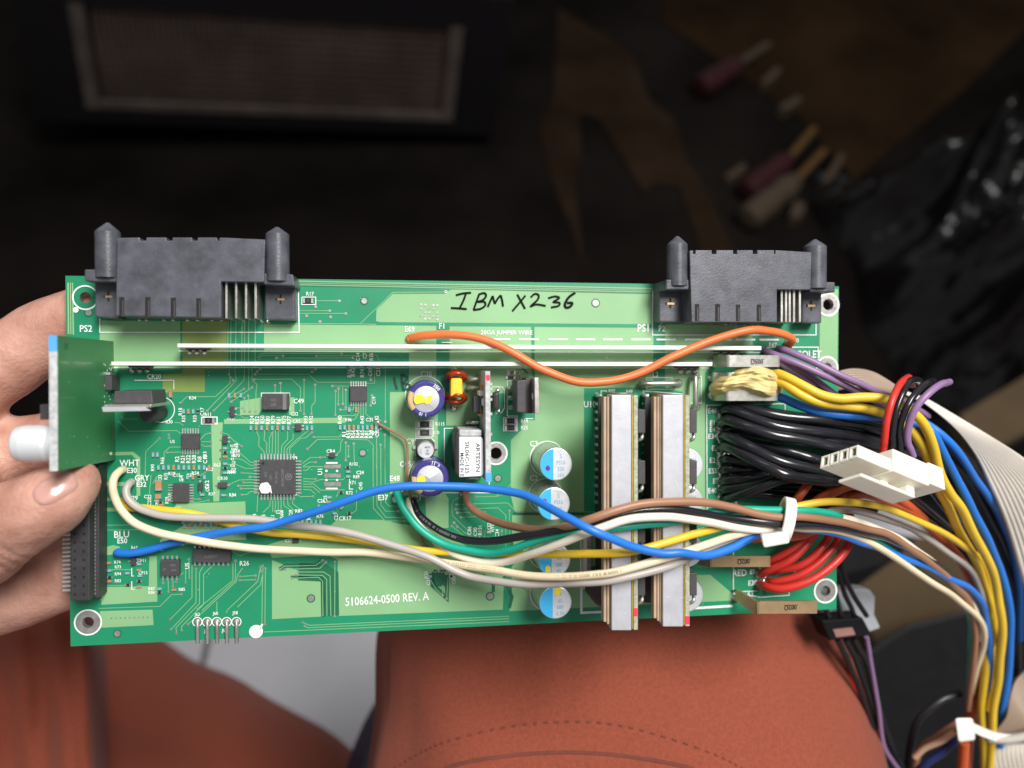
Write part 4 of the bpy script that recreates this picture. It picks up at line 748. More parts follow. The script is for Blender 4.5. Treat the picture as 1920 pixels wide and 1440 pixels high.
row(303, 331, 4, 965, 'bkbt', 4.4, 8); row(288, 296, 2, 852, 'bb', 4.4, 8); row(430, 452, 3, 741, 'btb', 4.4, 8); row(520, 556, 5, 1000, 'kbtkb', 4.4, 7.5); row(598, 640, 5, 950, 'bkbtb', 4.4, 7.5); row(655, 668, 2, 768, 'bt', 4.4, 8); row(880, 926, 6, 1010, 'kbtkbb', 4, 7); row(352, 384, 4, 894, 'btkb', 4.2, 7.5)

# ------------------------------------------------------------------ wires: every one its own thing, pixel by pixel at its height above the board
CL = MBI @ CAM
M['worn_ink'] = mat('worn_grey_print', (0.13, 0.13, 0.14), 0.6, var=.3, vs=900); M['worn_brown'] = mat('worn_brown_print', (0.36, 0.27, 0.17), 0.6, var=.3, vs=900)
def bp(pts): return [B(*p) for p in pts]
def wire(label, m, dia, pts, group=None, name='wire', n=12, marks=None):
    P = smooth(bp(pts), 7); sd = len(label) * 1.7; P = [p_ + Vector((noise.noise(p_ * 70 + Vector((sd, 0, 0))), noise.noise(p_ * 70 + Vector((0, sd, 5))), noise.noise(p_ * 70 + Vector((3, 0, sd))))) * (.00045 if 4 < i_ < len(P) - 5 else 0) for i_, p_ in enumerate(P)]; q = G(); q.tube(P, dia / 2 * MM, n); o = solo(name, q, ['w_' + m], label, 'wire', group, MB)
    if marks:                                                               # worn printed lettering along the insulation
        off = Vector(q.v[0]); g_ = G(); rr = random.Random(len(label)); N0 = len(P)
        for i in range(int(N0 * marks[0]), int(N0 * marks[1])):
            for s_ in range(3):
                if rr.random() < .35: continue
                t = (s_ + .2) / 3; a_ = P[i].lerp(P[i + 1], t); b_ = P[i].lerp(P[i + 1], t + .2); vw = (CL - a_).normalized(); lift = vw * (dia / 2 * MM + .00004)
                g_.rib([a_ + lift - off, b_ + lift - off], dia * .32 * MM, vw, 0)
        part('printed_marking', g_, [marks[2]], o)
    return o
LW = 'thin signal wires crossing the board'
wire('orange jumper wire arching above the white bus bars', 'orange', 2.1, [(768, 635, .4), (772, 634, 1.5), (800, 629, 4), (850, 627, 6), (900, 635, 7), (960, 661, 8.5), (1020, 694, 9.5), (1080, 715, 9.5), (1140, 714, 9.5), (1200, 698, 9.5), (1260, 671, 10), (1330, 639, 10.5), (1400, 619, 11), (1445, 621, 9), (1474, 629, 7), (1486, 637, 4.5), (1481, 645, 2.5), (1477, 644, .5)], LW)
wire('cream wire curving from the printed WHT mark, lowest across the board', 'cream', 1.9, [(231, 880, .5), (226, 884, 2.5), (217, 894, 4.5), (213, 910, 6), (217, 932, 6), (230, 957, 6), (255, 982, 6), (297, 1000, 6.5), (347, 1010, 6.5), (413, 1021, 6), (500, 1030, 5), (607, 1034, 4.5), (690, 1035, 4.5), (757, 1043, 5.5), (840, 1056, 8), (912, 1067, 13), (984, 1077, 19), (1057, 1081, 25), (1120, 1077, 29), (1160, 1071, 30), (1224, 1054, 30), (1297, 1030, 29), (1369, 1006, 26), (1430, 988, 24), (1470, 984, 23), (1503, 990, 22), (1570, 996, 20), (1640, 1022, 14), (1720, 1075, 4), (1790, 1120, -8), (1835, 1160, -18), (1846, 1200, -24), (1832, 1250, -30), (1822, 1300, -36)], LW, marks=(.42, .58, 'worn_brown'))
wire('grey wire starting at the printed GRY mark', 'grey', 1.9, [(246, 904, .5), (241, 909, 2.5), (236, 920, 3.5), (239, 935, 4), (252, 948, 4.2), (273, 958, 4.4), (313, 968, 4.8), (380, 971, 5), (480, 975, 5.6), (540, 982, 6), (607, 989, 7), (673, 1003, 8), (740, 1025, 9), (805, 1045, 10.5), (855, 1069, 11), (894, 1083, 12), (966, 1095, 17), (1038, 1096, 22), (1100, 1092, 27), (1160, 1086, 29.5), (1224, 1070, 29.5), (1279, 1052, 28), (1340, 1024, 26), (1400, 1001, 23), (1445, 985, 22), (1490, 978, 21), (1530, 966, 21), (1570, 957, 18), (1620, 962, 12), (1700, 988, 2), (1770, 1030, -6), (1830, 1085, -14), (1850, 1180, -24), (1848, 1300, -36)], LW)
wire('yellow wire running under the grey one across the board', 'yellow', 1.9, [(238, 930, .5), (237, 940, 1.5), (246, 952, 1.8), (270, 953, 2.2), (300, 956, 2.4), (347, 961, 2.6), (400, 973, 2.6), (440, 985, 2.6), (507, 998, 2.8), (607, 1005, 3), (690, 1016, 3.4), (732, 1023, 3.8), (790, 1033, 5), (842, 1037, 6.5), (900, 1040, 9), (957, 1040, 14), (1020, 1038, 19), (1080, 1038, 25), (1160, 1036, 28.6), (1242, 1018, 28.8), (1333, 993, 26), (1400, 972, 23), (1450, 962, 23), (1487, 951, 24), (1537, 942, 24), (1587, 941, 22), (1637, 948, 18), (1690, 963, 10), (1740, 984, 4), (1800, 1018, -4), (1840, 1052, -12), (1856, 1100, -18), (1862, 1180, -24), (1858, 1260, -30), (1850, 1330, -36)], LW)
wire('blue wire arching across the board from the printed BLU mark', 'blue', 1.95, [(225, 1034, .6), (221, 1038, 1.6), (247, 1038, 2.3), (280, 1032, 2.6), (330, 1018, 3.2), (380, 1006, 4.5), (447, 993, 8), (497, 987, 9.5), (557, 970, 11), (607, 953, 13), (657, 937, 14.5), (707, 921, 15), (757, 913, 15.5), (840, 913, 16), (907, 916, 17), (966, 925, 20), (1002, 938, 24), (1057, 967, 31), (1111, 995, 35), (1160, 1015, 34), (1188, 1025, 33), (1242, 1037, 32), (1279, 1036, 31.5), (1324, 1041, 29), (1369, 1030, 27), (1403, 1012, 25), (1440, 994, 23), (1480, 989, 22), (1512, 992, 21), (1570, 1001, 19), (1637, 1023, 13), (1707, 1050, 5), (1773, 1080, -3), (1820, 1106, -10), (1848, 1150, -18), (1856, 1230, -26), (1850, 1320, -36)], LW)
wire('teal green wire dipping from the printed E48 mark', 'teal', 1.9, [(746, 921, .5), (746, 926, 2), (752, 942, 4), (762, 960, 5), (790, 993, 6.5), (840, 1024, 8), (907, 1037, 12), (957, 1030, 17), (1023, 1011, 23), (1090, 997, 28), (1152, 990, 28.5), (1206, 984, 28.5), (1260, 977, 28), (1310, 966, 27), (1353, 959, 26), (1400, 957, 26), (1437, 957, 26), (1495, 957, 26), (1528, 959, 25), (1570, 969, 23), (1627, 1000, 15), (1667, 1027, 8), (1723, 1073, -2), (1767, 1103, -10), (1815, 1145, -20), (1820, 1210, -28), (1816, 1320, -38)], LW)
wire('thin black wire lying just above the teal one', 'black', 1.95, [(775, 938, .5), (776, 944, 2), (788, 968, 3.4), (823, 993, 5.5), (873, 1011, 9), (923, 1015, 14), (973, 1008, 19), (1023, 1000, 24), (1090, 984, 28.2), (1140, 971, 29), (1179, 962, 29.2), (1224, 956, 29.2), (1279, 957, 28.8), (1351, 969, 27.5), (1403, 976, 27), (1470, 982, 27), (1537, 984, 24), (1603, 996, 20), (1673, 1013, 12), (1740, 1050, 2), (1800, 1095, -8), (1838, 1150, -18), (1846, 1250, -30), (1840, 1340, -38)], LW, marks=(.07, .27, 'worn_ink'))
wire('brown wire dropping from below the vertical module', 'brown', 1.95, [(869, 918, .5), (873, 926, 2.5), (878, 943, 4), (889, 957, 5), (912, 971, 7), (948, 985, 12), (993, 994, 19), (1030, 993, 24), (1075, 984, 28.5), (1111, 972, 31), (1152, 959, 31.5), (1206, 946, 31), (1260, 941, 30), (1315, 943, 29), (1370, 951, 28), (1420, 962, 27.5), (1470, 970, 27.5), (1500, 970, 27), (1553, 976, 25), (1603, 986, 22), (1657, 1001, 15), (1707, 1029, 8), (1745, 1057, 2), (1790, 1095, -6), (1818, 1130, -14), (1828, 1180, -22), (1822, 1260, -30), (1815, 1330, -38)], LW)
wire('pale wire looping below the teal one and rising over the converters', 'white', 1.9, [(768, 938, .5), (768, 946, 2), (776, 968, 3), (793, 996, 4), (823, 1021, 5.5), (857, 1042, 7.5), (907, 1054, 11), (957, 1052, 16), (1007, 1037, 23), (1073, 1010, 29.5), (1134, 988, 32), (1170, 975, 32), (1206, 969, 32), (1260, 969, 31), (1315, 978, 29), (1387, 990, 27), (1437, 992, 26), (1475, 982, 24), (1530, 966, 22), (1587, 972, 22), (1637, 987, 17), (1690, 1013, 9), (1740, 1048, 0), (1800, 1100, -10), (1838, 1160, -20), (1840, 1200, -25)], LW)
wire('hair thin brown magnet wire patched across the board', 'brown', 0.62, [(707, 792, .5), (712, 795, 1.2), (735, 808, 2), (754, 820, 2.4), (761, 829, 2.4), (764, 850, 2), (763, 890, 1.8), (768, 925, 1.6), (776, 960, 1.4), (788, 1000, 1.4), (797, 1026, 1.2), (798, 1030, .5)], name='patch_wire')
VG = 'violet wires leaving the upper right corner'
wire('violet wire, longest and highest of the violet bundle', 'violet', 1.9, [(1458, 655, .5), (1462, 655, 2), (1475, 658, 4), (1517, 674, 7), (1567, 699, 9), (1617, 721, 9), (1660, 741, 6), (1700, 757, 2), (1740, 780, -4)], VG)
wire('violet wire running just under the longest one', 'violet', 1.9, [(1434, 658, .5), (1440, 660, 2), (1458, 667, 4), (1500, 684, 6.5), (1550, 707, 8), (1600, 731, 7), (1640, 752, 4), (1690, 780, -2)], VG)
wire('violet wire diving beneath the yellow pair', 'violet', 1.9, [(1470, 672, .6), (1480, 684, 3), (1492, 691, 4), (1525, 709, 4.5), (1550, 727, 4.5), (1580, 750, 3), (1610, 775, 1)], VG)
wire('short violet wire nearest the cream putty', 'violet', 1.9, [(1455, 672, .6), (1462, 680, 3), (1478, 690, 3.6), (1500, 703, 3.8), (1520, 718, 3.4), (1545, 742, 2), (1570, 765, 1)], VG)
wire('thick yellow wire, upper of the pair from the putty', 'yellow', 2.5, [(1440, 697, 4), (1467, 706, 9), (1502, 722, 12), (1540, 740, 14), (1577, 747, 15.5), (1615, 745, 16.5), (1652, 747, 17), (1685, 758, 17), (1715, 778, 16), (1735, 802, 15), (1750, 838, 13), (1762, 885, 10), (1783, 925, 7), (1807, 960, 4), (1840, 1027, -4), (1868, 1093, -12), (1876, 1143, -16), (1879, 1193, -20), (1873, 1260, -26), (1865, 1327, -31), (1858, 1400, -36), (1856, 1460, -40)])
wire('thick yellow wire, lower of the pair from the putty', 'yellow', 2.5, [(1440, 714, 4), (1467, 720, 9), (1502, 741, 12), (1540, 755, 13), (1590, 761, 14), (1627, 766, 14.5), (1665, 778, 14), (1697, 797, 13), (1720, 823, 12), (1737, 852, 10), (1752, 895, 6), (1778, 950, 1), (1812, 1020, -8), (1845, 1090, -17), (1862, 1150, -22), (1860, 1190, -24), (1850, 1243, -28), (1842, 1327, -34), (1844, 1400, -38), (1847, 1460, -42)])
wire('blue wire leaving the lower silver strap, shorter end near the putty', 'blue', 2.4, [(1440, 740, 3), (1465, 747, 6), (1502, 762, 9), (1540, 773, 10.5), (1577, 778, 11.5), (1615, 780, 12), (1655, 782, 11), (1700, 788, 7), (1735, 798, 8), (1752, 812, 9), (1768, 845, 7), (1790, 890, 3), (1815, 935, 0), (1830, 970, -3), (1857, 1027, -9), (1884, 1093, -16), (1893, 1143, -20), (1894, 1193, -24), (1890, 1260, -30), (1880, 1330, -36), (1875, 1400, -42)])
wire('blue wire curving outermost beside the ribbon cable', 'blue', 2.3, [(1700, 776, -2), (1740, 796, 2), (1772, 822, 3), (1802, 858, 0), (1827, 895, -6), (1852, 932, -12), (1872, 965, -18), (1895, 1020, -26), (1910, 1100, -34), (1912, 1200, -40)])
BK = 'thick black wires soldered in a row'
KW = [('thick black wire, uppermost of the black row', 2.8, [(1372, 764, 1), (1385, 760, 4), (1420, 771, 7), (1470, 781, 9), (1537, 787, 10), (1603, 795, 9), (1640, 804, 8), (1680, 822, 3), (1730, 860, -6), (1790, 930, -16), (1850, 1020, -26)]),
      ('thick black wire, second of the row, beside the printed E46', 2.9, [(1355, 770, 1), (1368, 767, 4), (1403, 782, 8), (1453, 798, 11), (1520, 808, 12), (1587, 815, 11), (1633, 826, 9), (1690, 850, 3), (1750, 905, -6), (1810, 980, -16), (1862, 1060, -26)]),
      ('thick black wire beside the printed E19', 2.9, [(1352, 794, 1), (1367, 790, 5), (1403, 802, 10), (1453, 818, 13), (1503, 827, 14), (1570, 839, 14), (1610, 847, 12), (1690, 872, 4), (1760, 930, -6), (1830, 1030, -18)]),
      ('thick black wire showing between E19 and E34', 2.6, [(1366, 806, 1), (1380, 804, 3), (1420, 812, 6), (1503, 822, 10), (1570, 829, 11), (1628, 834, 9), (1690, 850, 2), (1740, 880, -6)]),
      ('thick black wire beside the printed E34', 2.9, [(1355, 818, 1), (1368, 820, 5), (1403, 837, 11), (1453, 862, 15), (1503, 876, 16), (1553, 886, 15), (1620, 900, 9), (1700, 930, 0), (1780, 990, -12)]),
      ('thick black wire in the middle of the row, half covered', 2.7, [(1368, 826, 1), (1382, 824, 3), (1420, 833, 7), (1453, 840, 10), (1487, 848, 12), (1537, 861, 13), (1600, 875, 8), (1680, 905, 0)]),
      ('thick black wire beside the printed E2', 2.9, [(1352, 840, 1), (1364, 840, 5), (1395, 854, 11), (1437, 874, 16), (1470, 889, 18), (1503, 897, 18), (1545, 901, 17), (1600, 910, 12), (1680, 940, 2), (1770, 1000, -10)]),
      ('black wire beside the printed E21', 2.6, [(1355, 862, 1), (1370, 861, 4), (1403, 868, 7), (1453, 880, 8), (1520, 893, 6), (1600, 912, 2)]),
      ('black wire beside the printed E55', 2.6, [(1355, 883, 1), (1370, 881, 4), (1420, 883, 6), (1470, 890, 6), (1540, 905, 3), (1600, 920, 0)]),
      ('black wire beside the printed E7, bending upward', 2.6, [(1354, 903, 1), (1366, 902, 4), (1403, 898, 8), (1453, 888, 10), (1500, 890, 10), (1560, 905, 6)]),
      ('black wire beside the printed E40, bending upward', 2.6, [(1354, 919, 1), (1366, 917, 4), (1403, 911, 9), (1437, 901, 12), (1462, 894, 13), (1510, 896, 12), (1570, 912, 6)]),
      ('lowest bent black wire of the row', 2.6, [(1356, 938, 1), (1370, 935, 4), (1403, 924, 10), (1437, 909, 14), (1470, 898, 15), (1520, 900, 13), (1590, 918, 6)]),
      ('black wire low on the board behind the brown one', 2.6, [(1372, 930, 1), (1390, 928, 3), (1437, 927, 5), (1487, 931, 5), (1560, 938, 3), (1640, 955, -2)]),
      ('black wire hidden deep beneath the row', 2.6, [(1380, 905, 1), (1400, 905, 3), (1450, 912, 4), (1510, 915, 3), (1600, 935, -2)])]
KW += [('black wire under the uppermost one, close to the board', 2.6, [(1382, 775, 1), (1400, 776, 3), (1450, 788, 4), (1520, 797, 5), (1600, 806, 4), (1690, 835, -2), (1760, 890, -12)]),
      ('black wire squeezed between the E46 and E19 ones', 2.6, [(1380, 786, 1), (1400, 790, 4), (1453, 808, 6), (1520, 818, 7), (1600, 826, 5), (1700, 860, -3), (1770, 915, -13)]),
      ('black wire squeezed below the E34 one, close to the board', 2.6, [(1378, 845, 1), (1396, 846, 3), (1440, 862, 6), (1500, 882, 8), (1570, 896, 6), (1660, 925, -2)]),
      ('black wire showing between the lower bent ones', 2.4, [(1376, 872, 1), (1396, 872, 3), (1440, 872, 5), (1500, 882, 5), (1570, 900, 2)]),
      ('thin black wire slipping behind the putty to the right', 2.2, [(1410, 768, 1), (1440, 772, 4), (1500, 779, 6), (1570, 785, 6), (1640, 795, 4), (1710, 820, -4), (1790, 890, -16)])]
for l, d, p in KW: wire(l, 'black', d, p, BK)
RG = 'red wires soldered at the lower right'
for l, d, p in [('red wire, lowest and longest of the red fan', 2.2, [(1424, 1096, .8), (1436, 1100, 4), (1462, 1104, 7), (1495, 1098, 9), (1528, 1084, 10), (1562, 1059, 10), (1584, 1034, 9), (1594, 1012, 7), (1596, 985, 4), (1590, 950, 1)]),
                ('second red wire from the bottom of the fan', 2.1, [(1440, 1088, .8), (1453, 1091, 4), (1495, 1081, 7), (1528, 1061, 8), (1553, 1037, 8), (1572, 1012, 7), (1580, 985, 4), (1585, 950, 1)]),
                ('third red wire from the bottom of the fan', 2.1, [(1448, 1070, .8), (1462, 1070, 4), (1495, 1062, 7), (1522, 1045, 8), (1543, 1022, 8), (1556, 1000, 6), (1566, 970, 3)]),
                ('second red wire from the top of the fan', 2.1, [(1425, 1076, .8), (1437, 1073, 4), (1470, 1058, 7), (1495, 1040, 8), (1518, 1015, 8), (1535, 990, 6), (1550, 960, 3)]),
                ('uppermost red wire of the fan', 2.1, [(1430, 1055, .8), (1447, 1049, 4), (1470, 1037, 6), (1495, 1021, 7), (1515, 1000, 7), (1530, 975, 5), (1545, 950, 3)])]: wire(l, 'red', d, p, RG)
OG = 'rust orange wires under the cable tie'
for l, d, p in [('rust orange wire passing behind the cable tie', 2.6, [(1375, 1010, 6), (1395, 1010, 8), (1440, 1008, 10), (1490, 1004, 12), (1520, 994, 12), (1545, 975, 12), (1562, 950, 11), (1585, 925, 9), (1620, 905, 6), (1660, 905, 2)]),
                ('short rust orange wire standing up behind the tie', 2.2, [(1478, 968, 10), (1487, 947, 14), (1503, 925, 15), (1520, 903, 14), (1535, 885, 10)]),
                ('rust orange wire rising toward the white plug', 2.6, [(1500, 985, 8), (1520, 955, 12), (1537, 937, 14), (1565, 922, 15), (1600, 910, 14), (1650, 915, 10), (1700, 945, 2), (1760, 1000, -10), (1810, 1060, -20)]),
                ('rust orange wire low behind the white plug', 2.6, [(1560, 950, 8), (1590, 932, 10), (1630, 928, 8), (1690, 950, 2), (1745, 992, -6), (1800, 1050, -16), (1830, 1110, -24)])]: wire(l, 'rust', d, p, OG)
wire('rust red wire seen between the lower yellow wires', 'rust', 3.2, [(1868, 1140, -34), (1850, 1220, -36), (1828, 1290, -38), (1822, 1340, -40), (1815, 1400, -44), (1812, 1460, -48)])
HG = 'short wires looping up from the white plug'
wire('red wire looping up beside the white plug', 'red', 1.8, [(1655, 852, 22), (1658, 822, 23), (1663, 788, 24), (1675, 750, 24), (1690, 717, 20), (1702, 708, 12), (1712, 722, 6)], HG)
wire('black wire looping up, left one behind the red loop', 'black', 1.7, [(1672, 852, 22), (1675, 810, 22), (1682, 765, 22), (1694, 735, 21), (1704, 716, 18), (1720, 712, 12), (1730, 722, 6)], HG)
wire('black wire looping up, nearer the violet loop', 'black', 1.7, [(1688, 852, 22), (1688, 805, 22), (1700, 765, 23), (1718, 737, 22), (1735, 720, 20), (1750, 714, 14)], HG)
wire('violet wire looping up and outward from the white plug', 'violet', 1.8, [(1712, 856, 22), (1702, 825, 23), (1706, 792, 24), (1720, 762, 25), (1745, 736, 25), (1765, 722, 22), (1780, 716, 16)], HG)

# cable ties
q = G(); c = B(1473, 975, 25.0); ax = Vector((.93, -.20, .30)).normalized(); a_ = ax.cross(Z).normalized(); b_ = ax.cross(a_)
prof = []
for k in range(41):
    t = 2 * math.pi * k / 40; e = a_ * math.cos(t) * .0050 + b_ * math.sin(t) * .0046; n_ = (a_ * math.cos(t) + b_ * math.sin(t)) * .00055
    prof.append([c + e + ax * .0013 + n_, c + e - ax * .0013 + n_, c + e - ax * .0013 - n_, c + e + ax * .0013 - n_])
q.add([p for r in prof for p in r], [[4 * i + k, 4 * i + (k + 1) % 4, 4 * i + 4 + (k + 1) % 4, 4 * i + 4 + k] for i in range(40) for k in range(4)], 0, False)
tie = thing('cable_tie', MB @ Matrix.Translation(c), 'white cable tie cinched round the thin wires over the board', 'cable tie')
def rel(q, c): q.v = [tuple(Vector(p) - c) for p in q.v]; return q
part('strap', rel(q, c), ['tie'], tie, .3)
q = G(); q.prism([B(x, y, 33) for x, y in [(1427, 1003), (1478, 996), (1481, 1019), (1432, 1028)]], [B(x, y, 27.5) for x, y in [(1424, 1000), (1474, 993), (1477, 1013), (1429, 1021)]]); part('head', rel(q, c), ['tie'], tie, .5)
c = B(1806, 1370, -22); tie2 = thing('cable_tie', MB @ Matrix.Translation(c), 'white cable tie at the lower right, its tail end pointing right', 'cable tie')
q = G(); q.prism([B(x, y, -20) for x, y in [(1790, 1346), (1824, 1346), (1829, 1388), (1797, 1392)]], [B(x, y, -27) for x, y in [(1790, 1346), (1824, 1346), (1829, 1388), (1797, 1392)]]); part('head', rel(q, c), ['tie'], tie2, .8)
q = G(); P = smooth([B(1826, 1365, -22.5), B(1850, 1376, -24), B(1875, 1384, -26), B(1905, 1386, -28), B(1945, 1376, -30)], 5); q.rib([p for p in P], .0026, Z); q.rib([p - Z * .001 for p in P], .0026, -Z); part('strap', rel(q, c), ['tie'], tie2)
wire('grey tube lying across at the lower right edge', 'grey', 2.6, [(1850, 1383, -27), (1880, 1388, -27), (1915, 1384, -28), (1960, 1366, -30)], name='cable')

# white four way plug with a side latch
K0 = B(1612, 857, 38); ea = B(1540, 880, 32.5) - K0; et = B(1613, 835, 33.5) - K0; eb = B(1728, 906, 32) - K0
plug = thing('wire_plug', MB @ Matrix.Translation(K0), 'white four way plug housing lying over the black wires', 'plug')
def PQ(a, t, b): return ea * a + et * t + eb * b
def hexa(q, a0, a1, t0, t1, b0, b1, m=0):
    q.prism([PQ(a0, t0, b0), PQ(a1, t0, b0), PQ(a1, t1, b0), PQ(a0, t1, b0)], [PQ(a0, t0, b1), PQ(a1, t0, b1), PQ(a1, t1, b1), PQ(a0, t1, b1)], m)
q = G(); hexa(q, 0, 1, 0, 1, 0.03, .505); part('housing', q, ['nylon'], plug, .25)
q = G(); hexa(q, -.06, 1.06, -.06, 1.85, .50, 1.10); part('housing_rear', q, ['nylon'], plug, .3)
q = G(); hexa(q, -.1, 1.0, .1, 1.95, 1.095, 1.36); part('strain_relief', q, ['nylon'], plug, .3)
for k in range(4):
    a0 = k * .25 + .012; a1 = a0 + .225; tk_ = .16
    q = G(); hexa(q, a0, a1, 0, tk_, -.03, .04); hexa(q, a0, a1, 1 - tk_, 1, -.03, .04); hexa(q, a0, a0 + .045, tk_, 1 - tk_, -.03, .04); hexa(q, a1 - .045, a1, tk_, 1 - tk_, -.03, .04); s_ = part('socket', q, ['nylon'], plug, .08)
    q = G(); q.poly([PQ(a0 + .04, tk_, .027), PQ(a1 - .04, tk_, .027), PQ(a1 - .04, 1 - tk_, .027), PQ(a0 + .04, 1 - tk_, .027)]); part('bore', q, ['tant'], s_)
q = G(); hexa(q, .25, .85, -.85, -.62, .18, 1.05); hexa(q, .25, .85, -.62, -.02, .92, 1.05); hexa(q, .45, .65, -.62, -.02, .62, .74); part('latch', q, ['nylon'], plug, .3)

# flat ribbon cables
def ribbon(label, m, L, Rr, n, rad):
    a = smooth(bp(L), 6); b = smooth(bp(Rr), 6); q = G()
    for k in range(n):
        t = (k + .5) / n; P = [p.lerp(r_, t) for p, r_ in zip(a, b)]; q.tube(P, [max(.00018, (r_ - p).length / n * .49) for p, r_ in zip(a, b)], 6)
    return solo('ribbon_cable', q, ['w_' + m], label, 'ribbon cable', 'flat ribbon cables', MB)
ribbon('broad cream ribbon cable fanning down the right edge', 'ribbon', [(1690, 736, 1), (1712, 746, 1), (1735, 757, 0), (1790, 802, -3), (1827, 850, -6), (1852, 902, -9), (1877, 958, -12), (1895, 1010, -15), (1912, 1070, -18), (1930, 1130, -22), (1940, 1200, -26)],
       [(1696, 733, -3), (1718, 741, -3), (1745, 752, -4), (1850, 815, -3), (1930, 868, -4), (2010, 935, -6), (2050, 1010, -8), (2080, 1080, -10), (2100, 1140, -12), (2120, 1200, -14), (2130, 1270, -16)], 16, .001)
ribbon('brownish start of the ribbon cable behind the board corner, shade put into its colour', 'ribbondark', [(1560, 735, -2), (1590, 728, 0), (1630, 728, 1), (1668, 738, 1), (1700, 748, 0)], [(1570, 697, -6), (1600, 692, -6), (1635, 698, -6), (1668, 716, -5), (1700, 739, -4)], 8, .001)  # same cable as the cream one, its shade painted as a darker brown
ribbon('crumpled brown ribbon end above the grey tube', 'ribbondark', [(1935, 1245, -38), (1905, 1275, -36), (1893, 1310, -34), (1886, 1345, -34), (1862, 1376, -36)], [(1985, 1300, -40), (1945, 1330, -38), (1930, 1350, -36), (1922, 1372, -36), (1900, 1392, -38)], 10, .001)
ribbon('pale ribbon corner at the lowest right', 'ribbon', [(1852, 1398, -44), (1850, 1420, -44), (1856, 1450, -46), (1862, 1480, -48)], [(1960, 1392, -42), (1962, 1415, -42), (1968, 1445, -44), (1974, 1480, -46)], 13, .001)

# cream putty: a lumpy mass squeezed over the straps
q = G(); nx, ny = 56, 34; vs = []
for j in range(ny):
    for i in range(nx):
        u, v = i / (nx - 1), j / (ny - 1)
        lx = 1343 + 14 * math.sin(v * 5 + 1) + (26 if v < .35 else 0) * (1 - v * 2) ; rx = 1463 + 7 * math.sin(v * 4)
        x = lx + (rx - lx) * u; y = (683 + 10 * (u - .3) ** 2 * 2 + 3 * math.sin(u * 9)) + (742 - 683 - 4 * math.sin(u * 6)) * v
        e = min(1, 5.5 * min(u, 1 - u)) ** .5 * min(1, 4.2 * min(v, 1 - v)) ** .5
        nz = noise.noise((u * 3.2 + 2, v * 7, 1)) * 1.1 + abs(noise.noise((u * 4, v * 13 + u * 3, 5))) * 1.5
        vs.append(B(x, y, 3.5 + e * (6.9 + nz)))
q.add(vs, [[j * nx + i, (j + 1) * nx + i, (j + 1) * nx + i + 1, j * nx + i + 1] for j in range(ny - 1) for i in range(nx - 1)], 0, True)
part('putty_blob', q, ['glue'], board, 0, 'cream putty squeezed over the silver straps')

# ------------------------------------------------------------------ person: hand (one continuous body) and trousers
M['skin'] = mat('skin', (0.43, 0.205, 0.145), 0.46, var=0.10, vs=130, bump=0.6, bs=1000, sss=0.08, c2=(0.58, 0.315, 0.24), rvar=.1, dist=.0004)
M['nail'] = mat('fingernail', (0.52, 0.28, 0.235), 0.22, var=.05, sss=.1, coat=.3)
def fabric(name, c, dark):
    m = mat(name, c, 0.9, var=0.14, vs=1100, bump=0.0, rvar=0, spec=.2); nt = m.node_tree; b = nt.nodes['Principled BSDF']; b.inputs['Sheen Weight'].default_value = .08
    tc = nt.nodes.new('ShaderNodeTexCoord'); wv = []
    for ax in ('X', 'Y'):
        n = nt.nodes.new('ShaderNodeTexWave'); n.bands_direction = ax; n.inputs['Scale'].default_value = 520; n.inputs['Distortion'].default_value = 1.5; n.inputs['Detail'].default_value = 2; n.inputs['Detail Scale'].default_value = 3
        nt.links.new(tc.outputs['Object'], n.inputs['Vector']); wv.append(n)
    ad = nt.nodes.new('ShaderNodeMath'); ad.operation = 'ADD'; nt.links.new(wv[0].outputs['Fac'], ad.inputs[0]); nt.links.new(wv[1].outputs['Fac'], ad.inputs[1])
    nz = nt.nodes.new('ShaderNodeTexNoise'); nz.inputs['Scale'].default_value = 900; nt.links.new(tc.outputs['Object'], nz.inputs['Vector'])
    a2 = nt.nodes.new('ShaderNodeMath'); a2.operation = 'ADD'; nt.links.new(ad.outputs[0], a2.inputs[0]); nt.links.new(nz.outputs['Fac'], a2.inputs[1])
    bp_ = nt.nodes.new('ShaderNodeBump'); bp_.inputs['Strength'].default_value = .3; bp_.inputs['Distance'].default_value = .0004; nt.links.new(a2.outputs[0], bp_.inputs['Height']); nt.links.new(bp_.outputs['Normal'], b.inputs['Normal'])
    return m
M['cloth'] = fabric('rust_cotton', (0.255, 0.060, 0.033), 0)
M['seam'] = mat('seam_thread', (0.15, 0.038, 0.024), 0.9)
q = G()
def limb(pts, n=20, sub=6):
    P = smooth([B(x, y, h) for x, y, h, r in pts], sub); rs = smooth([(r, 0, 0) for x, y, h, r in pts], sub); rs = [v.x * MM for v in rs]
    q.tube(P, rs, n); 
    for e, r in ((0, rs[0]), (-1, rs[-1])):
        d = (P[e] - P[1 if e == 0 else -2]).normalized(); q.lathe(P[e], d, [(r * math.cos(t * .2618), r * math.sin(t * .2618)) for t in range(7)], n)
limb([(-150, 1020, 0, 15), (-60, 1015, 9, 12.2), (15, 982, 14, 9.6), (66, 955, 16, 8.5), (105, 932, 16, 8.0), (130, 916, 15, 7.0), (143, 907, 14, 5.8)])
limb([(-170, 800, -8, 13), (-80, 735, -10, 10.6), (20, 674, -11.5, 9.4), (80, 636, -12.5, 9.3), (150, 605, -11.8, 9.2), (230, 570, -11, 8.6), (290, 556, -10.4, 7.6)])
limb([(-180, 900, -8, 13), (-80, 872, -15, 10.4), (30, 845, -17, 9.0), (120, 828, -14, 8.8), (220, 800, -12, 8.8), (310, 790, -11, 7.8)])
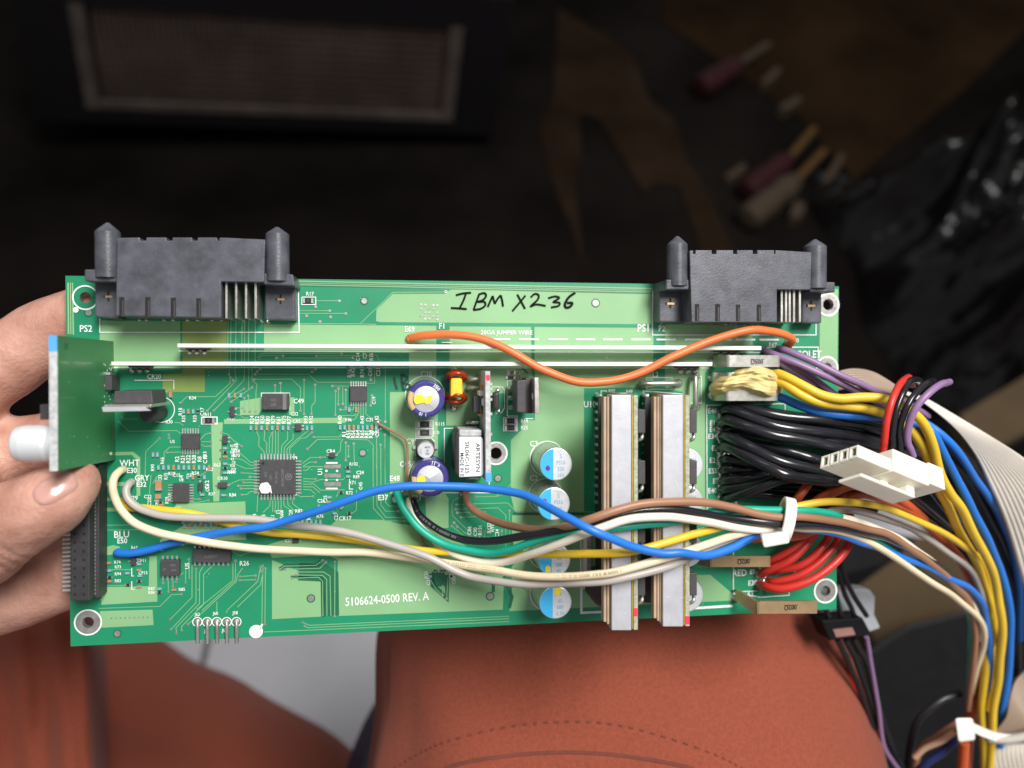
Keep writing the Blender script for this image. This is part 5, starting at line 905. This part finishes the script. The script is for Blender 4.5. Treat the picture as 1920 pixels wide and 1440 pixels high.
limb([(-180, 985, -8, 13), (-80, 990, -22, 10.4), (30, 982, -27, 9.0), (120, 962, -22, 8.8), (210, 940, -12, 8.4), (290, 930, -11, 7.4)])
limb([(-190, 1080, -6, 13), (-80, 1118, -11, 11), (10, 1118, -13, 9.6), (90, 1092, -12.5, 9), (160, 1070, -11.5, 8.2), (220, 1055, -10.5, 7)])
limb([(-160, 880, -4, 16), (-200, 960, -2, 19), (-190, 1040, -2, 18)], 24)
limb([(-170, 960, -2, 20), (-260, 985, -2, 22), (-360, 1040, -4, 24)], 24)
limb([(-300, 1010, -4, 23), (-420, 1080, -6, 23), (-620, 1230, -10, 28), (-900, 1480, -14, 32), (-1200, 1800, -20, 37)], 24)
me = q.mesh('person', ['skin']); ho = bpy.data.objects.new('person', me); col.objects.link(ho)
rm = ho.modifiers.new('r', 'REMESH'); rm.mode = 'VOXEL'; rm.voxel_size = .0015; rm.use_smooth_shade = True
sm = ho.modifiers.new('s', 'SMOOTH'); sm.iterations = 7; sm.factor = .6; sb = ho.modifiers.new('d', 'SUBSURF'); sb.levels = 1; sb.render_levels = 1
bpy.context.view_layer.update(); dg = bpy.context.evaluated_depsgraph_get()
me2 = bpy.data.meshes.new_from_object(ho.evaluated_get(dg)); ho.modifiers.clear(); ho.data = me2; me2.name = 'person'
me2.polygons.foreach_set('use_smooth', [True] * len(me2.polygons))
nv = [(v.co.copy(), v.normal.copy()) for v in me2.vertices]; fl = []         # slight unevenness of the skin
TA, TB = B(15, 982, 14), B(143, 907, 14); tax = (TB - TA).normalized()
def crease(c_):
    if c_.z < .006: return 0
    s_ = (c_ - TA).dot(tax) * 1000; return -.00045 * sum(math.exp(-((s_ - k_ + 2.0 * noise.noise(c_ * 160)) / .75) ** 2) for k_ in (-4.5, -2.2, .2))
for c_, n_ in nv: fl += list(c_ + n_ * (crease(c_) + noise.noise(c_ * 90) * .0005 + noise.noise(c_ * 320) * .00012))
me2.vertices.foreach_set('co', fl); me2.update()
if not me2.materials: me2.materials.append(M['skin'])
ho.matrix_world = MB; tag(ho, 'seated person in rust red trousers gripping the board with the left hand', 'person')
bvh = BVHTree.FromPolygons([v.co for v in me2.vertices], [list(p.vertices) for p in me2.polygons])
CL = MBI @ CAM
def hit(bv, px, py, frame=MBI, o=CL):
    d = (frame @ C(px, py, 1.0) - o).normalized(); r_ = bv.ray_cast(o, d); return r_[0], r_[1]
q = G(); n1, n2 = 13, 9; vs = []; ok = True                                # thumbnail wrapped on the thumb
a0, a1 = Vector((66, 936)), Vector((140, 895)); dr = (a1 - a0); pr_ = Vector((-dr.y, dr.x)).normalized()
for i in range(n1):
    for j in range(n2):
        u, v = i / (n1 - 1), j / (n2 - 1) * 2 - 1
        wv = 27 * (1 - .10 * u) * min(1, (1 - (max(0, .35 - u) / .35) ** 2 * .55)) * (1 - max(0, (u - .8) / .2) ** 2 * .35)
        p2 = a0 + dr * (u + .06 * (1 - v * v) * (1 if u > .5 else -1)) + pr_ * v * wv; p, nn = hit(bvh, p2.x, p2.y)
        if p is None: p = vs[-1] if vs else B(110, 915, 26); nn = Z
        vs.append(p + nn * (.0005 if abs(v) < .9 and 0 < i < n1 - 1 else -.0002))
q.add(vs, [[i * n2 + j, i * n2 + j + 1, (i + 1) * n2 + j + 1, (i + 1) * n2 + j] for i in range(n1 - 1) for j in range(n2 - 1)], 0, True)
part('thumbnail', q, ['nail'], ho)
# trousers: two thighs of one garment
q = G()
RX = Vector((1, 0, 0))
def thigh(st, n=72, sub=14, seed=0, flat=.62, folds=()):
    P = smooth([C(x, y, d) for x, y, d, r in st], sub); rs = [v.x for v in smooth([(r, 0, 0) for x, y, d, r in st], sub)]; vs = []
    for i, p in enumerate(P):
        t = (P[min(i + 1, len(P) - 1)] - P[max(i - 1, 0)]).normalized(); a = (RX - t * RX.dot(t)).normalized(); b = a.cross(t)
        if b.z < 0: b = -b
        for k in range(n):
            th = 2 * math.pi * k / n; e = a * math.cos(th) + b * math.sin(th) * flat; pt = p + e * rs[i]
            s_ = i / len(P)
            f = noise.noise(Vector((pt.x * 16, pt.y * 7, seed))) * .007 + noise.noise(Vector((pt.x * 40 + pt.y * 25, pt.y * 16, seed + 3))) * .0030
            for th0, wd, dp, sk in folds: dd = (th - th0 - sk * s_); f += dp * math.exp(-(dd / wd) ** 2)
            vs.append(pt + e.normalized() * f)
    m_ = len(P); q.add(vs, [[i * n + k, (i + 1) * n + k, (i + 1) * n + (k + 1) % n, i * n + (k + 1) % n] for i in range(m_ - 1) for k in range(n)], 0, True)
    q.add(vs[:n], [list(range(n))[::-1]], 0, True); q.add(vs[-n:], [list(range(n))], 0, True)
thigh([(1110, 985, .385, .045), (1112, 1020, .36, .070), (1120, 1080, .325, .081), (1132, 1160, .303, .0855), (1145, 1250, .286, .0870), (1164, 1440, .265, .0875), (1185, 1800, .24, .090), (1200, 2400, .22, .094)], seed=1, folds=((2.98, .035, .0055, .05), (2.82, .03, -.004, .10), (2.70, .045, .005, .16), (2.45, .08, .003, .3), (.25, .05, .003, -.1)))
def deeper(st, k): return [(x, y, d * k, r * k) for x, y, d, r in st]
thigh(deeper([(-740, 945, .45, .04), (-700, 990, .44, .07), (-633, 1070, .42, .095), (-335, 1315, .38, .104), (-45, 1560, .345, .106), (270, 1800, .31, .107), (720, 2300, .25, .11)], 1.32), seed=9, folds=((1.2, .05, .005, .25), (1.42, .05, -.005, .3), (.85, .07, -.005, .2)))
nu, nv_ = 46, 60; vs = []                                                   # loose outer fold of the left leg
for j in range(nv_):
    for i in range(nu):
        u, v = i / (nu - 1), j / (nv_ - 1); y = 1090 + 620 * v; xr = 186 + 30 * min(1, (y - 1150) / 290) + 5 * math.sin(v * 9); x = -260 + (xr + 260) * u
        d = .305 + .02 * (1 - v) + .12 * max(0, (u - .90) / .10) ** 2 + .14 * max(0, (v - .62) / .38) ** 2 + .10 * max(0, (.3 - u) / .3) ** 2 + .08 * max(0, (.08 - v) / .08) ** 2 + .0028 * math.sin((x * .55 + y * .40) * .045 + 2 * noise.noise((u * 3, v * 3, 2))) + .0016 * math.sin((x - .1 * y) * .09) * (u > .3) + .003 * noise.noise((u * 6, v * 5, 7))
        vs.append(C(x, y, d))
q.add(vs, [[j * nu + i, (j + 1) * nu + i, (j + 1) * nu + i + 1, j * nu + i + 1] for j in range(nv_ - 1) for i in range(nu - 1)], 0, True)
back = [Vector(p_) + (Vector(p_) - CAM).normalized() * .002 for p_ in vs]
q.add(back, [[j * nu + i, j * nu + i + 1, (j + 1) * nu + i + 1, (j + 1) * nu + i] for j in range(nv_ - 1) for i in range(nu - 1)], 0, True)
tro = part('trousers', q, ['cloth'], ho); tro.matrix_parent_inverse = MB.inverted(); tro['label'] = 'rust red cotton trousers'
tb = BVHTree.FromPolygons([Vector(v) for v in q.v], q.f)
I4 = Matrix()
def onleg(px, py, off=.0006):
    p, nn = hit(tb, px, py, I4, CAM); return None if p is None else p + nn * off * (1 if nn.dot(CAM - p) > 0 else -1)
s1 = smooth([(740, 1440, 0), (790, 1411, 0), (840, 1390, 0), (940, 1365, 0), (1040, 1354, 0), (1140, 1357, 0), (1240, 1380, 0), (1340, 1415, 0), (1400, 1445, 0)], 10)
q = G()
for i in range(0, len(s1) - 2, 2):
    a, b = onleg(s1[i].x, s1[i].y, .0001), onleg(s1[i].x * .25 + s1[i + 1].x * .75, s1[i].y * .25 + s1[i + 1].y * .75, .0001)
    if a and b: q.tube([a, a.lerp(b, .5), b], .00030, 6)
st = part('seam_stitching', q, ['seam'], tro)
q = G(); s2 = smooth([(835, 1440, 0), (880, 1428, 0), (940, 1419, 0), (1000, 1413, 0), (1065, 1411, 0), (1120, 1413, 0), (1180, 1419, 0), (1260, 1432, 0), (1300, 1442, 0)], 6)
P = [onleg(p.x, p.y, -.0002) for p in s2]; P = [p for p in P if p]; q.tube(P, .0006, 8); part('hem_fold', q, ['seam'], tro)

# ------------------------------------------------------------------ behind: floor, stool, workshop clutter
def tiles():
    m = mat('floor_tile', (0.44, 0.435, 0.455), 0.5, var=.10, vs=9); nt = m.node_tree; b = nt.nodes['Principled BSDF']
    tc = nt.nodes.new('ShaderNodeTexCoord'); br = nt.nodes.new('ShaderNodeTexBrick'); br.offset = 0; br.inputs['Scale'].default_value = 1; br.inputs['Brick Width'].default_value = .33; br.inputs['Row Height'].default_value = .33; br.inputs['Mortar Size'].default_value = .0035
    mp = nt.nodes.new('ShaderNodeMapping'); mp.inputs['Location'].default_value = (.313, .06, 0); nt.links.new(tc.outputs['Object'], mp.inputs['Vector']); nt.links.new(mp.outputs['Vector'], br.inputs['Vector'])
    mx = nt.nodes.new('ShaderNodeMixRGB'); mx.inputs[2].default_value = (.09, .085, .08, 1)
    src = b.inputs['Base Color'].links[0].from_socket; nt.links.new(src, mx.inputs[1]); nt.links.new(br.outputs['Fac'], mx.inputs[0]); nt.links.new(mx.outputs[0], b.inputs['Base Color']); return m
M['tile'] = tiles(); M['mat'] = mat('dark_floor_shade', (0.0075, 0.0062, 0.0055), 0.9, var=.45, vs=5, spec=.0, bump=.4, bs=90, dist=.002)  # tile colour, then the near-black used as painted shade on the far tiles
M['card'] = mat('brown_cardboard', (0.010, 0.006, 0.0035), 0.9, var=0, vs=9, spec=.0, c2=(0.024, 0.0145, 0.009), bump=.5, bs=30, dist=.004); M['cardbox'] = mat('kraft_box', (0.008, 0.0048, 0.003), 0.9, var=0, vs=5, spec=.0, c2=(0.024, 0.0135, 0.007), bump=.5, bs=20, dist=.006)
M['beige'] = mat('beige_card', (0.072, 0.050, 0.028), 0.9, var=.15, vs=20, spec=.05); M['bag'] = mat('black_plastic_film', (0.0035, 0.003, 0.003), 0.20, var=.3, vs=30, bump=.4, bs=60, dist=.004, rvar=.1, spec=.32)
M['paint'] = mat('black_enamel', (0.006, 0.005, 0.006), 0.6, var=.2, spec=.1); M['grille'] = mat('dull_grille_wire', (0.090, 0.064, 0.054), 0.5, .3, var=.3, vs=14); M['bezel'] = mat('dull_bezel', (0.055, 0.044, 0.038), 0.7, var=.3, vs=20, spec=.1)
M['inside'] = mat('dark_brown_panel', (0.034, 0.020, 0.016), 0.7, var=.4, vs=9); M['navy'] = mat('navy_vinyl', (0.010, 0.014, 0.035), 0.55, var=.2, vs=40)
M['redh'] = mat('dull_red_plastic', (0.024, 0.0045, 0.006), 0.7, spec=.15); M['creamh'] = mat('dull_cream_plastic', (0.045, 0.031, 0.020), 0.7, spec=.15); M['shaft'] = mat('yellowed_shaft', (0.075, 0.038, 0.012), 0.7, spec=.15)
M['tray'] = mat('black_tray', (0.0065, 0.006, 0.0065), 0.6, var=.2, spec=.15); M['plugw'] = mat('white_plug_plastic', (0.42, 0.44, 0.46), 0.5, var=.05); M['pinklab'] = mat('pinkish_label', (0.28, 0.14, 0.12), 0.6)
q = G(); q.poly([(-30, -30, 0), (30, -30, 0), (30, 30, 0), (-30, 30, 0)]); struct('floor', q, ['tile'])
q = G(); q.box((0, 2.42, .003), (2.6, 0, 0), (0, 2.0, 0), (0, 0, .003)); solo('floor_shade', q, ['mat'], 'black sheet standing for shade on the floor ahead of the person', 'mat')  # near-black sheet over the tiles paints the shade of the far floor
def YP(px, py, y):
    d = C(px, py, 1.0) - CAM; return CAM + d * ((y - CAM.y) / d.y)
yc = 1.00
cab = thing('metal_cabinet', Matrix.Translation((-.35, yc, .0)), 'dark cabinet with a wide mesh window at upper left', 'cabinet'); co = Vector((-.35, yc, 0))
wtl, wtr, wbr, wbl = YP(130, 2, yc), YP(870, 48, yc + .02), YP(849, 222, yc + .02), YP(165, 197, yc)
def q4(u, v): return wtl.lerp(wtr, u).lerp(wbl.lerp(wbr, u), v)
DY = Vector((0, .02, 0))
q = G()
def plate(q, u0, v0, u1, v1, dy0, dy1, m=0):
    a = [q4(u0, v0), q4(u1, v0), q4(u1, v1), q4(u0, v1)]; q.prism([p + Vector((0, dy0, 0)) for p in a], [p + Vector((0, dy1, 0)) for p in a], m)
for r4 in ((-.14, -.3, 1.12, -.0), (-.14, 1.0, 1.12, 1.17), (-.14, 0, 0, 1), (1, 0, 1.12, 1)): plate(q, *r4, -.005, .35)
part('shell', rel(q, co), ['paint'], cab)
q = G(); plate(q, 0, 0, 1, 1, .03, .034); part('back_panel', rel(q, co), ['inside'], cab)
q = G(); plate(q, 0, 0, .035, 1, -.008, .0); plate(q, .965, 0, 1, 1, -.008, .0); plate(q, .035, .92, .965, 1, -.008, 0); part('bezel', rel(q, co), ['bezel'], cab)
q = G()
for k in range(62): u = .045 + .91 * k / 61; plate(q, u, 0, u + .0055, .92, .004, .006)
for k in range(13): v = .03 + .88 * k / 12; plate(q, .04, v, .96, v + .016, .0066, .0086)
part('wire_grille', rel(q, co), ['grille'], cab)
def slab(name, px, th, m, label, cat, z=.006, group=None):
    b0 = [FL(x, y, z) for x, y in px]; q = G(); q.prism([p + Vector((0, 0, th)) for p in b0], b0); return solo(name, q, [m], label, cat, group, None, 1.0)
slab('cardboard_sheet', [(1045, 20), (1120, 60), (1185, 105), (1218, 190), (1262, 225), (1290, 310), (1330, 370), (1378, 480), (1318, 490), (1272, 352), (1225, 345), (1208, 368), (1168, 300), (1120, 225), (1085, 215), (1090, 300), (1078, 350), (1092, 470), (1096, 530), (1078, 450), (1030, 330), (1005, 240), (1035, 180), (1040, 120)], .004, 'card', 'torn brown cardboard strip lying on the shaded floor', 'cardboard')
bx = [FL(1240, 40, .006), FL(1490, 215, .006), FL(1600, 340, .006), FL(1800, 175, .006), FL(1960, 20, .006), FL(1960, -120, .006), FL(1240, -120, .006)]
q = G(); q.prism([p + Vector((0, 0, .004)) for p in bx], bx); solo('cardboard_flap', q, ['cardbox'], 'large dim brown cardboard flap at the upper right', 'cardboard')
def tool(px0, px1, px2, r0, r1, mh, ms, label):
    q = G(); a, b, c_ = FL(*px0, .03), FL(*px1, .03), FL(*px2, .03); ax = (b - a); L = ax.length
    o = thing('screwdriver', Matrix.Translation(a), label, 'screwdriver'); q.lathe((0, 0, 0), ax, [(0, 0), (r0 * .8, .002), (r0, .01), (r0, L * .45), (r0 * .86, L * .6), (r0, L * .78), (r0 * .6, L), (0, L)], 20); part('handle', q, [mh], o)
    q = G(); q.tube([b - a, (b - a).lerp(c_ - a, .5), c_ - a], r1, 10); part('shaft', q, [ms], o)
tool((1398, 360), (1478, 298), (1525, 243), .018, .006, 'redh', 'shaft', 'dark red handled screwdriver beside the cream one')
tool((1400, 412), (1492, 338), (1545, 283), .020, .006, 'creamh', 'shaft', 'cream handled screwdriver on the floor')
tool((1312, 165), (1385, 120), (1440, 84), .020, .007, 'redh', 'creamh', 'red handled tool farther up the floor')
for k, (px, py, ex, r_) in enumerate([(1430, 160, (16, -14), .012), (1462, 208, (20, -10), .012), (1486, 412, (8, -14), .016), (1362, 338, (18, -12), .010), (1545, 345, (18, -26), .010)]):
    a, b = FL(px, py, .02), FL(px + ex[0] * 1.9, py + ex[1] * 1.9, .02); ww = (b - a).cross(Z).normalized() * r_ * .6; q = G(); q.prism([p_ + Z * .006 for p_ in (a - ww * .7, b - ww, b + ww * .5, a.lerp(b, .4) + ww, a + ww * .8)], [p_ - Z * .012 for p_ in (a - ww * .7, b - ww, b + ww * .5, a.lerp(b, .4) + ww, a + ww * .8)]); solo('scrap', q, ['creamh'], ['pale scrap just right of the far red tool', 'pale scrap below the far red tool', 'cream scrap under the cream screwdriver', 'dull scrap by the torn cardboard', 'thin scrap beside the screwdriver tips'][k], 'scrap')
# crumpled black bag
q = G(); n = 150; vs = []
for j in range(n):
    for i in range(n):
        u, v = i / (n - 1), j / (n - 1); x = .47 + .75 * u + .05 * noise.noise((v * 5, 3, 1)); y = .16 + .80 * v + .06 * noise.noise((u * 5, 1, 2))
        e = min(1, 6 * min(u, 1 - u)) * min(1, 6 * min(v, 1 - v)); p = Vector((x * 5, y * 5, 0))
        z = .05 + .09 * (1 - abs(noise.noise(p))) ** 3 + .07 * (1 - abs(noise.noise(p * 2.1 + Vector((4, 1, 0))))) ** 3 + .035 * (1 - abs(noise.noise(p * 4.7 + Vector((0, 7, 2))))) ** 2 + .014 * (1 - abs(noise.noise(p * 10.0))) ** 2
        vs.append((x, y, .008 + e * z))
q.add(vs, [[j * n + i, j * n + i + 1, (j + 1) * n + i + 1, (j + 1) * n + i] for j in range(n - 1) for i in range(n - 1)], 0, True)
solo('plastic_bag', q, ['bag'], 'crumpled black plastic bag glistening at the right', 'bag')
slab('wooden_plank', [(1780, 800), (1945, 700), (1960, 760), (1960, 800), (1815, 880)], .02, 'beige', 'dull beige strip lying right of the ribbon cable', 'plank', .21)
# stool under the thigh
sc = FL(1150, 1560, .40); q = G(); q.lathe((0, 0, 0), (0, 0, 1), [(0, 0), (.122, 0), (.13, .012), (.13, .045), (.12, .06), (0, .062)], 48); so = thing('stool', Matrix.Translation((sc.x, sc.y, 0)), 'navy topped stool under the seated person', 'stool')
q.v = [tuple(Vector(p) + Vector((0, 0, sc.z - .06))) for p in q.v]; part('seat', q, ['navy'], so)
for k in range(4):
    a = R(45 + 90 * k); q = G(); q.tube([Vector((math.cos(a) * .08, math.sin(a) * .08, sc.z - .06)), Vector((math.cos(a) * .09, math.sin(a) * .09, sc.z * .5)), Vector((math.cos(a) * .10, math.sin(a) * .10, 0))], .010, 10); part('leg', q, ['paint'], so)
# lower right: box, tray, white plug and black lead
def deck(px, d0, th, m, name, label, cat, bev=1.0):
    a = [C(x, y, d0) for x, y in px]; dn = Vector((0, 0, -th)); q = G(); q.prism(a, [p + dn for p in a]); return solo(name, q, [m], label, cat, None, None, bev)
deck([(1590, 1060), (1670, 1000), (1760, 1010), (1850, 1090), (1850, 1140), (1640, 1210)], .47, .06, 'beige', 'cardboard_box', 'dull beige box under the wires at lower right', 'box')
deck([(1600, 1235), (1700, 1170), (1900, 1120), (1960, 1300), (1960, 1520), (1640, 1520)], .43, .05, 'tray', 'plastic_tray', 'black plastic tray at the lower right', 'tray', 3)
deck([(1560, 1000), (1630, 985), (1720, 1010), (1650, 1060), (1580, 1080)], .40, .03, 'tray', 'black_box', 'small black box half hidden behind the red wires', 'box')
def prx(pts, h, h0, m, name, label, cat, bev=.6):
    q = G(); q.up(pts, h, h0); return solo(name, q, [m], label, cat, None, MB, bev)
wp = [(1548, 1118), (1575, 1108), (1612, 1104), (1632, 1106), (1642, 1120), (1640, 1152), (1652, 1178), (1630, 1186), (1600, 1164), (1556, 1166)]
prx(wp, -32, -38, 'plugw', 'white_bracket', 'small white plastic bracket behind the lower right corner', 'bracket')
bq = thing('lead_plug', MB @ Matrix.Translation(B(1590, 1180, -24)), 'black plug with a small pinkish label at lower right', 'plug'); c = B(1590, 1180, -24)
q = G(); q.up([(1540, 1164), (1618, 1158), (1636, 1192), (1556, 1202)], -24, -32); part('housing', rel(q, c), ['tray'], bq, .5)
q = G(); q.sheet([[B(x, y, -23.9) for x, y in [(1562, 1180), (1598, 1176), (1604, 1190), (1568, 1195)]]]); pl = part('paper_label', rel(q, c), ['pinklab'], bq)
BG = 'black leads of the small plug'
for k, p in enumerate([[(1548, 1135, -26), (1556, 1164, -26), (1560, 1180, -27)], [(1566, 1110, -26), (1574, 1140, -26), (1580, 1170, -27)], [(1572, 1068, -22), (1584, 1110, -24), (1598, 1140, -25), (1604, 1166, -27)], [(1580, 1040, -20), (1582, 1075, -22), (1600, 1115, -24), (1625, 1155, -26)]]):
    wire(['black lead entering the plug at its left end', 'second black lead from the left into the plug', 'third black lead, crossing the white bracket', 'black lead bending in from above at the right of the plug'][k], 'dimblack', 1.6, p, BG)
for k, (m, p) in enumerate([('dimblack', [(1570, 1198, -28), (1590, 1240, -30), (1610, 1290, -34), (1640, 1370, -40), (1670, 1450, -46)]), ('dimblack', [(1585, 1198, -28), (1606, 1240, -32), (1628, 1300, -36), (1655, 1380, -42), (1690, 1450, -48)]), ('dimblack', [(1600, 1196, -28), (1622, 1240, -32), (1640, 1300, -36), (1668, 1390, -42), (1710, 1460, -48)]), ('violet', [(1625, 1194, -28), (1634, 1250, -32), (1646, 1330, -36), (1658, 1400, -40), (1690, 1450, -44)]), ('red', [(1588, 1230, -38), (1600, 1280, -38), (1612, 1330, -40), (1628, 1390, -42), (1640, 1450, -46)])]):
    wire(['black lead hugging the trousers below the plug', 'middle black lead below the plug', 'right black lead below the plug', 'thin violet lead running down from the plug', 'red lead beside the trousers below the plug'][k], m, 1.5 if m == 'violet' else 2.0, p)
for k, (m, p, d) in enumerate([('tan', [(1790, 1372, -30), (1765, 1388, -32), (1735, 1402, -34), (1715, 1420, -36)], 2.0), ('navy', [(1795, 1385, -34), (1765, 1410, -36), (1735, 1430, -38), (1715, 1460, -40)], 2.6), ('dimblack', [(1800, 1300, -40), (1760, 1315, -40), (1722, 1350, -42), (1706, 1400, -44), (1704, 1460, -46)], 2.6), ('brown', [(1795, 1355, -33), (1760, 1378, -35), (1728, 1400, -38), (1712, 1450, -42)], 2.0), ('rust', [(1808, 1392, -28), (1806, 1420, -30), (1804, 1460, -32)], 3.2)]):
    wire(['tan wire leaving the lower tie to the left', 'navy wire under the lower tie', 'black wire arching left of the lower tie', 'brown wire beside the tan one at the lower tie', 'rust wire dropping below the lower tie'][k], m, d, p)
for k, p in enumerate([[(1700, 830, -14), (1760, 860, -16), (1810, 910, -22), (1848, 980, -28), (1880, 1060, -34), (1898, 1150, -40), (1900, 1260, -46)], [(1690, 845, -16), (1750, 885, -20), (1798, 950, -26), (1840, 1040, -32), (1868, 1120, -38), (1880, 1220, -44)], [(1710, 800, -12), (1780, 840, -16), (1840, 910, -22), (1880, 990, -30), (1910, 1080, -38), (1918, 1200, -44)]]):
    wire(['dark thick cable, middle of three behind the yellow wires', 'dark thick cable, innermost of three behind the yellow wires', 'dark thick cable, outermost of three by the ribbon'][k], 'dimblack', 5.0, p, 'dark cables behind the yellow wires', 'cable')
